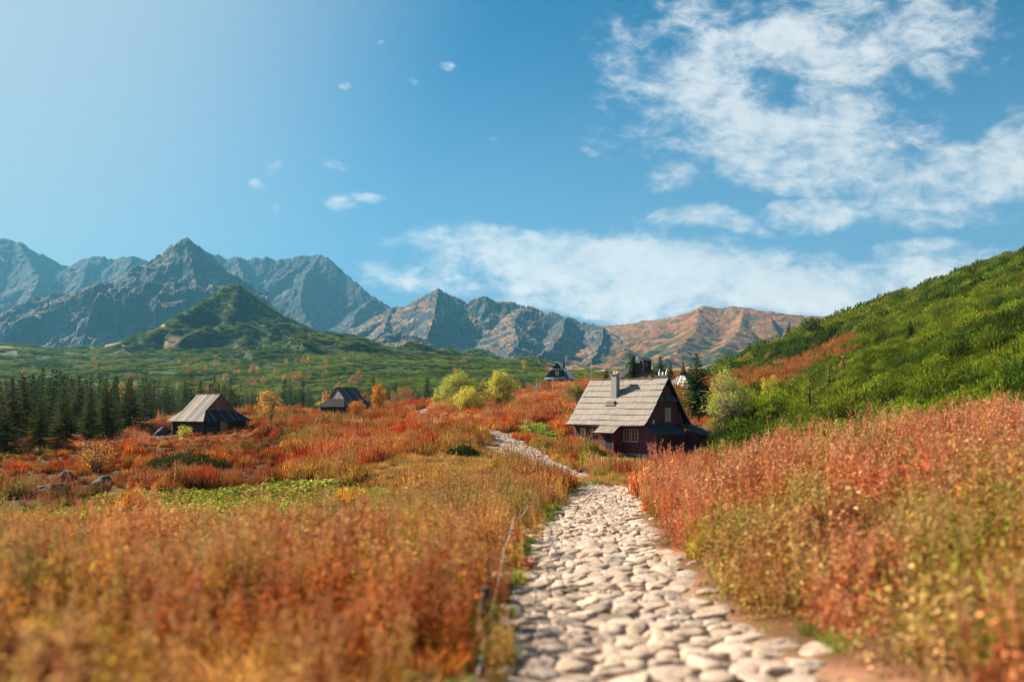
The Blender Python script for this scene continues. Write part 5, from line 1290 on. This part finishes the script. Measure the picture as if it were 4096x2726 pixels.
# ------------------------------------------------------------------ boulders, posts, rope
M_BOULDER = solid('lichen_boulder', (.075, .072, .066), .4, 3, .95, .9, 6, dirt=((.40, .38, .10), 1.6, .60, .7))
def boulder(label, u, Y, L, W, h, rz, seed):
    x, y, z = at(u, Y); me = bpy.data.meshes.new('boulder'); import bmesh
    bm = bmesh.new(); bmesh.ops.create_icosphere(bm, subdivisions=4, radius=1)
    for v in bm.verts:
        p = v.co.copy(); n = float(fbm(np.array([p.x*1.1+seed]), np.array([p.y*1.1+p.z*1.7]), 4, seed)[0]); n2 = float(pn(np.array([p.x*5]), np.array([p.z*5+p.y*4]), seed)[0])
        v.co = Vector((p.x*L/2, p.y*W/2, p.z*h))*(1+.22*n+.03*n2); v.co.z *= (1.0-.35*(p.x < -.1)*abs(p.x))
    bm.to_mesh(me); bm.free(); me.polygons.foreach_set('use_smooth', [True]*len(me.polygons)); me.materials.append(M_BOULDER)
    tag(link('boulder', me, None, (x, y, z+.12), math.radians(rz)), label, 'boulder')
boulder('long low boulder with a yellow lichen edge, nearest of the three on the left', 115, 36, 1.9, .9, .48, 14, 3)
boulder('dark rounded boulder behind the long one in the left meadow', 150, 44, 1.0, .8, .55, 10, 5)
boulder('mossy boulder at the foot of the twiggy shrub', 236, 41, 1.1, .8, .42, -8, 7)
boulder('grey boulder at the left corner of the log hut', 372, 86, 1.5, 1.2, .75, 0, 9)
M_POST = solid('post_wood', (.085, .055, .04), .4, 6, .9, .6, 20)
def post(label, u, Y, vtop, r=.035, mat=M_POST):
    x, y, z = at(u, Y); h = (CV-vtop)/F*Y-z; b = MB(); b.tube([(0, 0, -.25), (0, 0, h*.5), (.01, 0, h-.01), (.01, 0, h)], [r*1.05, r, r*.97, r*.7], 9); o = b.obj('fence_post', mat, None, True, loc=(x, y, z)); tag(o, label, 'post', 'posts of the rope fence'); return Vector((x, y, z+h))
pa = post('blurred dark wooden post beside the left edge of the path', 1114, 6.6, 1350, .045)
pb = post('short wooden post in the grass where the cobbles narrow', 1266, 26, 1135, .04)
pc = post('thin post at the right edge of the path before the house', 1466, 28, 1128, .025)
pd_ = post('red stake standing in the brick red plants right of the path', 1498, 23, 1135, .012, solid('red_stake', (.45, .04, .05), .1))
def rope(label, pts, r=.006, knots=True):
    b = MB(); P_ = [Vector(p) for p in pts]; full = []
    for a, c in zip(P_, P_[1:]):
        for k in range(8): t = k/8; p = a.lerp(c, t); p.z -= .05*(a-c).length*.4*math.sin(PI*t); full.append(p)
    full.append(P_[-1]); b.tube(full, r, 6); o = b.obj('rope', solid('bleached_rope', (.50, .50, .42), .2, 20), None, True); tag(o, label, 'rope')
    k = MB()
    for p in full[3::9]: k.tube([p+Vector((0, 0, -.03)), p, p+Vector((.01, 0, .03))], [.008, .02, .008], 6)
    k.obj('knot', solid('teal_tape', (.10, .42, .38), .1), o)
def gp(u, Y, dz): x, y, z = at(u, Y); return (x, y, z+dz)
rope('pale rope with teal knots strung along the left edge of the path', [gp(1098, 5.2, .12), (pa.x, pa.y, pa.z-.42), gp(1160, 10.5, .42), gp(1182, 13.5, .55), gp(1215, 18, .5), (pb.x, pb.y, pb.z-.1)])
rope('light string running from the path to the corner of the nearest house', [gp(1240, 55, 1.2), gp(1275, 60, 1.1), (4.9, 65.2, -2.2)], .012)
# weather pole and rail fence by the far rise
def pole(label, u, Y, vtop, r, name='pole'):
    x, y, z = at(u, Y); h = (CV-vtop)/F*Y-z; b = MB(); b.tube([(0, 0, -.3), (0, 0, h*.6), (0, 0, h)], [r, r, r*.5], 6); b.box(-.25, .25, -.12, .12, h*.42, h*.62, 1) if r > .05 else None
    o = b.obj(name, M_WHITE if r > .05 else M_BARKL, None, loc=(x, y, z)); tag(o, label, 'pole')
pole('thin white instrument pole with a box on the orange rise', 1234, 140, 868, .06); pole('tall thin pole left of the far house', 1252, 190, 845, .035); 
bnch = bpy.data.objects.new('rail_fence', None); COL.objects.link(bnch); x, y, z = at(1215, 130); bnch.location = (x, y, z); tag(bnch, 'low pale rail along the orange rise below the pole', 'fence')
for i in range(5): b = MB(); b.box(-3.6+i*1.7, -3.48+i*1.7, -.06, .06, -.3, .55, 1); b.obj('post', M_GREYBOARD, bnch)
b = MB(); b.box(-3.8, 3.6, -.05, .05, .552, .64, 1.2); b.obj('rail', M_GREYBOARD, bnch)
b = MB(); b.box(-.9, .9, -.35, .35, .28, .36, 1); b.box(-.8, -.65, -.3, .3, -.2, .278, 1); b.box(.65, .8, -.3, .3, -.2, .278, 1); x, y, z = at(1432, 40); o = b.obj('bench', M_GREYBOARD, None, loc=(x, y, z)); o.scale = (.5, .5, .5); tag(o, 'small grey board lying like a bench in the grass below the house', 'bench')
# tall single stalks standing over the meadow
dry = foliage('dry_stalk', (.62, .40, .28), .3)
for i, (u, Y, vt, lab) in enumerate([(2065, 21, 915, 'tall curly dry stalk leaning over the right meadow'), (2168, 17, 955, 'pale feathery dry stalk, the broadest on the right'), (2312, 19, 915, 'dry pinkish stalk near the right edge of the picture'), (2290, 21, 930, 'thin dry stalk beside the one near the right edge'), (2348, 16, 925, 'dry stalk cut by the right edge of the picture')]):
    x, y, z = at(u, Y); h = (CV-vt)/F*Y-z; r = np.random.default_rng(900+i); A_ = NP(); t = np.linspace(0, 1, 12)[:, None]; bend = np.array([-.12, 0, 0])*h*(1 if i < 2 else -.3)
    p = np.array([0, 0, h])*t+bend*t*t; v, f = ribbon(p[:-1], p[1:], .012, r); A_.add(v, f, .8)
    n = 70; tt = r.uniform(.45, 1, n)[:, None]; c = np.array([0, 0, h])*tt+bend*tt*tt; d = unit(np.stack([r.normal(size=n), r.normal(size=n), r.uniform(-.4, 1.2, n)], 1)); L = r.uniform(.03, .09, n); v, f = quads(c+d*L[:, None]*.5, L, .014, d, rng=r); A_.add(v, f, r.uniform(.6, 1.3, n)); d2 = unit(d*.4+np.array([0, 0, 1.0])*r.choice([-1, 1], (n, 1))); v, f = quads(c+d*L[:, None]+d2*.015, .035, .01, d2, rng=r); A_.add(v, f, 1.1)
    tag(link('dry_stalk', A_.me('dry_stalk', dry), None, (x, y, z-.05)), lab, 'plant')

# ------------------------------------------------------------------ sky, sun, air, camera
SUN_AZ, SUN_EL = -63.0, 32.0        # degrees; azimuth from straight ahead, negative to the left
def world():
    w = bpy.data.worlds.new('World'); SC.world = w; t, ns, ls = nt(w)
    out = N(ns, 'ShaderNodeOutputWorld'); bg = N(ns, 'ShaderNodeBackground'); bg.inputs[1].default_value = .055
    sky = N(ns, 'ShaderNodeTexSky'); sky.sky_type = 'NISHITA'; sky.sun_disc = False
    sky.sun_elevation = math.radians(SUN_EL); sky.sun_rotation = math.radians(SUN_AZ)
    sky.altitude = 1500; sky.air_density = 1.0; sky.dust_density = 1.2; sky.ozone_density = 2.5
    skyc = mixc(ns, ls, 1.0, sky.outputs[0], SKYTINT, 'MULTIPLY')
    tc = N(ns, 'ShaderNodeTexCoord'); sp = N(ns, 'ShaderNodeSeparateXYZ'); ls.new(tc.outputs['Generated'], sp.inputs[0])
    X, Y, Z = sp.outputs
    # pale air low in the sky and round the sun
    def smap(v, a, b, hi):
        n = N(ns, 'ShaderNodeMapRange', interpolation_type='SMOOTHSTEP'); ls.new(v, n.inputs[0])
        for i, q in enumerate((a, b, 0, hi)): n.inputs[i+1].default_value = q
        return n.outputs[0]
    skyc = mixc(ns, ls, smap(Z, .46, .08, .75), skyc, (1.75, 3.0, 4.3))
    a_, e_ = math.radians(SUN_AZ), math.radians(SUN_EL)
    dt = N(ns, 'ShaderNodeVectorMath', operation='DOT_PRODUCT'); ls.new(tc.outputs['Generated'], dt.inputs[0]); dt.inputs[1].default_value = (math.sin(a_)*math.cos(e_), math.cos(a_)*math.cos(e_), math.sin(e_))
    skyc = mixc(ns, ls, smap(dt.outputs['Value'], .58, .92, .97), skyc, (3.1, 3.85, 4.45))
    yc = math_(ns, ls, 'MAXIMUM', math_(ns, ls, 'ABSOLUTE', Y), .05)
    a = math_(ns, ls, 'DIVIDE', X, yc); b = math_(ns, ls, 'DIVIDE', Z, yc)
    cb = N(ns, 'ShaderNodeCombineXYZ'); ls.new(a, cb.inputs[0]); ls.new(b, cb.inputs[1])
    P = cb.outputs[0]
    # wisps: domain-warped noise, streaked sideways low in the sky
    def noise(vec, sc, det, rough, dist=0, scale3=None):
        if scale3:
            mp = N(ns, 'ShaderNodeMapping'); mp.inputs['Scale'].default_value = scale3; ls.new(vec, mp.inputs[0]); vec = mp.outputs[0]
        n = N(ns, 'ShaderNodeTexNoise'); n.inputs['Scale'].default_value = sc; n.inputs['Detail'].default_value = det; n.inputs['Roughness'].default_value = rough; n.inputs['Distortion'].default_value = dist
        ls.new(vec, n.inputs['Vector']); return n
    wn = noise(P, 5, 3, .5); wv = N(ns, 'ShaderNodeVectorMath', operation='SUBTRACT'); ls.new(wn.outputs['Color'], wv.inputs[0]); wv.inputs[1].default_value = (.5, .5, .5)
    ws = N(ns, 'ShaderNodeVectorMath', operation='SCALE'); ls.new(wv.outputs[0], ws.inputs[0]); ws.inputs['Scale'].default_value = .07
    wa = N(ns, 'ShaderNodeVectorMath', operation='ADD'); ls.new(P, wa.inputs[0]); ls.new(ws.outputs[0], wa.inputs[1]); PW = wa.outputs[0]
    def blob(u, v, ru, rv, rot=0, wgt=1.0):
        mp = N(ns, 'ShaderNodeMapping', vector_type='TEXTURE')
        mp.inputs['Location'].default_value = ((u-CU)/F, (CV-v)/F, 0); mp.inputs['Rotation'].default_value = (0, 0, math.radians(rot)); mp.inputs['Scale'].default_value = (ru/F, rv/F, 1)
        ls.new(PW, mp.inputs[0]); ln = N(ns, 'ShaderNodeVectorMath', operation='LENGTH'); ls.new(mp.outputs[0], ln.inputs[0])
        mr = N(ns, 'ShaderNodeMapRange', interpolation_type='SMOOTHERSTEP'); ls.new(ln.outputs['Value'], mr.inputs[0])
        mr.inputs[1].default_value = 1.35; mr.inputs[2].default_value = .25; mr.inputs[3].default_value = 0; mr.inputs[4].default_value = wgt
        return mr.outputs[0]
    S = None
    for bl in CLOUDS:
        o = blob(*bl)
        if S is None: S = o
        else: S = math_(ns, ls, 'SUBTRACT' if bl[-1] < 0 else 'MAXIMUM', S, o) if bl[-1] >= 0 else math_(ns, ls, 'ADD', S, o)
    n1 = noise(P, 9, 9, .62, .6, (1, 1.9, 1)); n2 = noise(P, 34, 6, .6, .4, (1, 1.6, 1)); n3 = noise(P, 3.2, 4, .5, .3)
    nn = math_(ns, ls, 'ADD', math_(ns, ls, 'MULTIPLY', n1.outputs['Fac'], 1.0), math_(ns, ls, 'MULTIPLY', n2.outputs['Fac'], .6))
    d = math_(ns, ls, 'ADD', math_(ns, ls, 'MULTIPLY', S, 1.0), math_(ns, ls, 'MULTIPLY', math_(ns, ls, 'SUBTRACT', nn, .80), 2.3))
    mask = N(ns, 'ShaderNodeMapRange', interpolation_type='SMOOTHSTEP'); ls.new(d, mask.inputs[0])
    mask.inputs[1].default_value = .10; mask.inputs[2].default_value = 1.2; mask.inputs[3].default_value = 0; mask.inputs[4].default_value = .93
    # no cloud where no bank reaches
    gate = math_(ns, ls, 'MULTIPLY', mask.outputs[0], math_(ns, ls, 'MULTIPLY', S, 4.5, clamp=True))
    fr = N(ns, 'ShaderNodeMapRange'); ls.new(Z, fr.inputs[0]); fr.inputs[1].default_value = -.02; fr.inputs[2].default_value = .02
    gate = math_(ns, ls, 'MULTIPLY', gate, fr.outputs[0])
    cl = mixc(ns, ls, ramp(ns, ls, nn, [(.6, (0, 0, 0)), (1.0, (1, 1, 1))]), (4.0, 4.5, 5.0), (5.7, 5.75, 5.75))
    cl = mixc(ns, ls, smap(Z, .30, .08, .9), cl, mixc(ns, ls, ramp(ns, ls, nn, [(.55, (0, 0, 0)), (.95, (1, 1, 1))]), (5.3, 5.7, 6.0), (7.6, 7.3, 7.0)))
    c = mixc(ns, ls, gate, skyc, cl)
    ls.new(c, bg.inputs[0]); ls.new(bg.outputs[0], out.inputs[0])
    w.cycles.sampling_method = 'MANUAL'; w.cycles.sample_map_resolution = 512
SKYTINT = (.12, .60, .73)
CLOUDS = [ # centre column, row, radii, rotation, weight
 (1700, 165, 350, 190, 20, .95), (1830, 300, 320, 150, 0, 1.0), (2000, 80, 340, 160, 0, .85), (1520, 130, 190, 110, -10, .75), (1720, 370, 190, 75, -10, .75), (1620, 40, 160, 70, 0, .5),
 (2200, 430, 270, 100, 10, .95), (2320, 350, 130, 80, 25, .75), (2020, 400, 200, 80, 0, .65), (2250, 500, 260, 45, 0, .6), (1640, 515, 190, 42, -8, .85), (1850, 495, 170, 50, 8, .85), (1530, 400, 90, 40, 0, .45),
 (1250, 590, 360, 55, -5, 1.0), (1520, 630, 540, 95, -4, 1.3), (1850, 665, 420, 90, -3, 1.2), (1350, 690, 300, 55, -8, 1.0), (1000, 655, 190, 40, -5, .6), (2100, 580, 170, 28, 0, .65), (2150, 640, 330, 75, 3, .95), (1150, 730, 220, 25, 0, .45),
 (768, 484, 60, 20, -8, .62), (832, 470, 66, 17, 6, .66), (755, 392, 44, 18, -10, .5), (625, 399, 28, 18, 20, .5), (592, 438, 24, 14, -25, .45), (1015, 168, 26, 13, -15, .5), (860, 185, 24, 12, -8, .5), (797, 183, 16, 13, -20, .5), (938, 190, 18, 9, -30, .5), (952, 208, 14, 8, 0, .5),
 (1145, 311, 30, 11, -10, .5), (1352, 340, 28, 15, 0, .5), (628, 487, 17, 18, 0, .5), (570, 216, 14, 9, 0, .45), (877, 97, 11, 7, 0, .5), (1500, 420, 60, 30, 0, .45),
 (1785, 175, 85, 70, 30, -.62), (1860, 240, 60, 36, -30, -.25), (1620, 470, 200, 30, 0, -.25), (1300, 735, 140, 22, 0, -.4),
]
world()
sd = bpy.data.lights.new('sun', 'SUN'); sd.energy = 5.0; sd.angle = math.radians(.5); sd.color = (1, .90, .78)
so = bpy.data.objects.new('sun', sd); COL.objects.link(so)
a, e = math.radians(SUN_AZ), math.radians(SUN_EL)
sdir = Vector((math.sin(a)*math.cos(e), math.cos(a)*math.cos(e), math.sin(e)))
so.rotation_euler = (-sdir).to_track_quat('-Z', 'Y').to_euler(); so.location = (-40, 20, 60)

def haze(dens=1.5e-4):
    m = bpy.data.materials.new('air'); t, ns, ls = nt(m)
    out = N(ns, 'ShaderNodeOutputMaterial'); v = N(ns, 'ShaderNodeVolumePrincipled')
    v.inputs['Color'].default_value = (.13, .42, .60, 1); v.inputs['Density'].default_value = dens; v.inputs['Anisotropy'].default_value = .2
    ls.new(v.outputs[0], out.inputs['Volume'])
    b = MB(); b.box(-6000, 6000, -60, 4700, -62, 960)
    o = b.obj('haze', m); tag(o, 'thin blue air between the meadow and the far mountains', None, None, 'stuff')
if HAZE: haze(HAZE)

cd = bpy.data.cameras.new('camera'); cam = bpy.data.objects.new('camera', cd); COL.objects.link(cam); SC.camera = cam
cam.location = (0, 0, 0); cam.rotation_euler = (math.radians(90), 0, 0)
cd.sensor_width = 36; cd.lens = F/2356*36; cd.shift_y = (CV-784)/2356; cd.clip_start = .1; cd.clip_end = 20000
cd.dof.use_dof = True; cd.dof.focus_distance = 55; cd.dof.aperture_fstop = .58
SC.view_settings.view_transform = 'Standard'; SC.view_settings.look = 'None'; SC.view_settings.exposure = 1.56; SC.view_settings.gamma = 1
SC.render.engine = 'CYCLES'; cy = SC.cycles
cy.max_bounces = 3; cy.diffuse_bounces = 1; cy.glossy_bounces = 2; cy.transmission_bounces = 3; cy.volume_bounces = 0; cy.transparent_max_bounces = 4
cy.pixel_filter_type = 'BLACKMAN_HARRIS'; cy.filter_width = 1.05
cy.use_denoising = True; cy.denoiser = 'OPENIMAGEDENOISE'
cy.use_adaptive_sampling = True; cy.adaptive_threshold = .02
cy.sample_clamp_indirect = 6
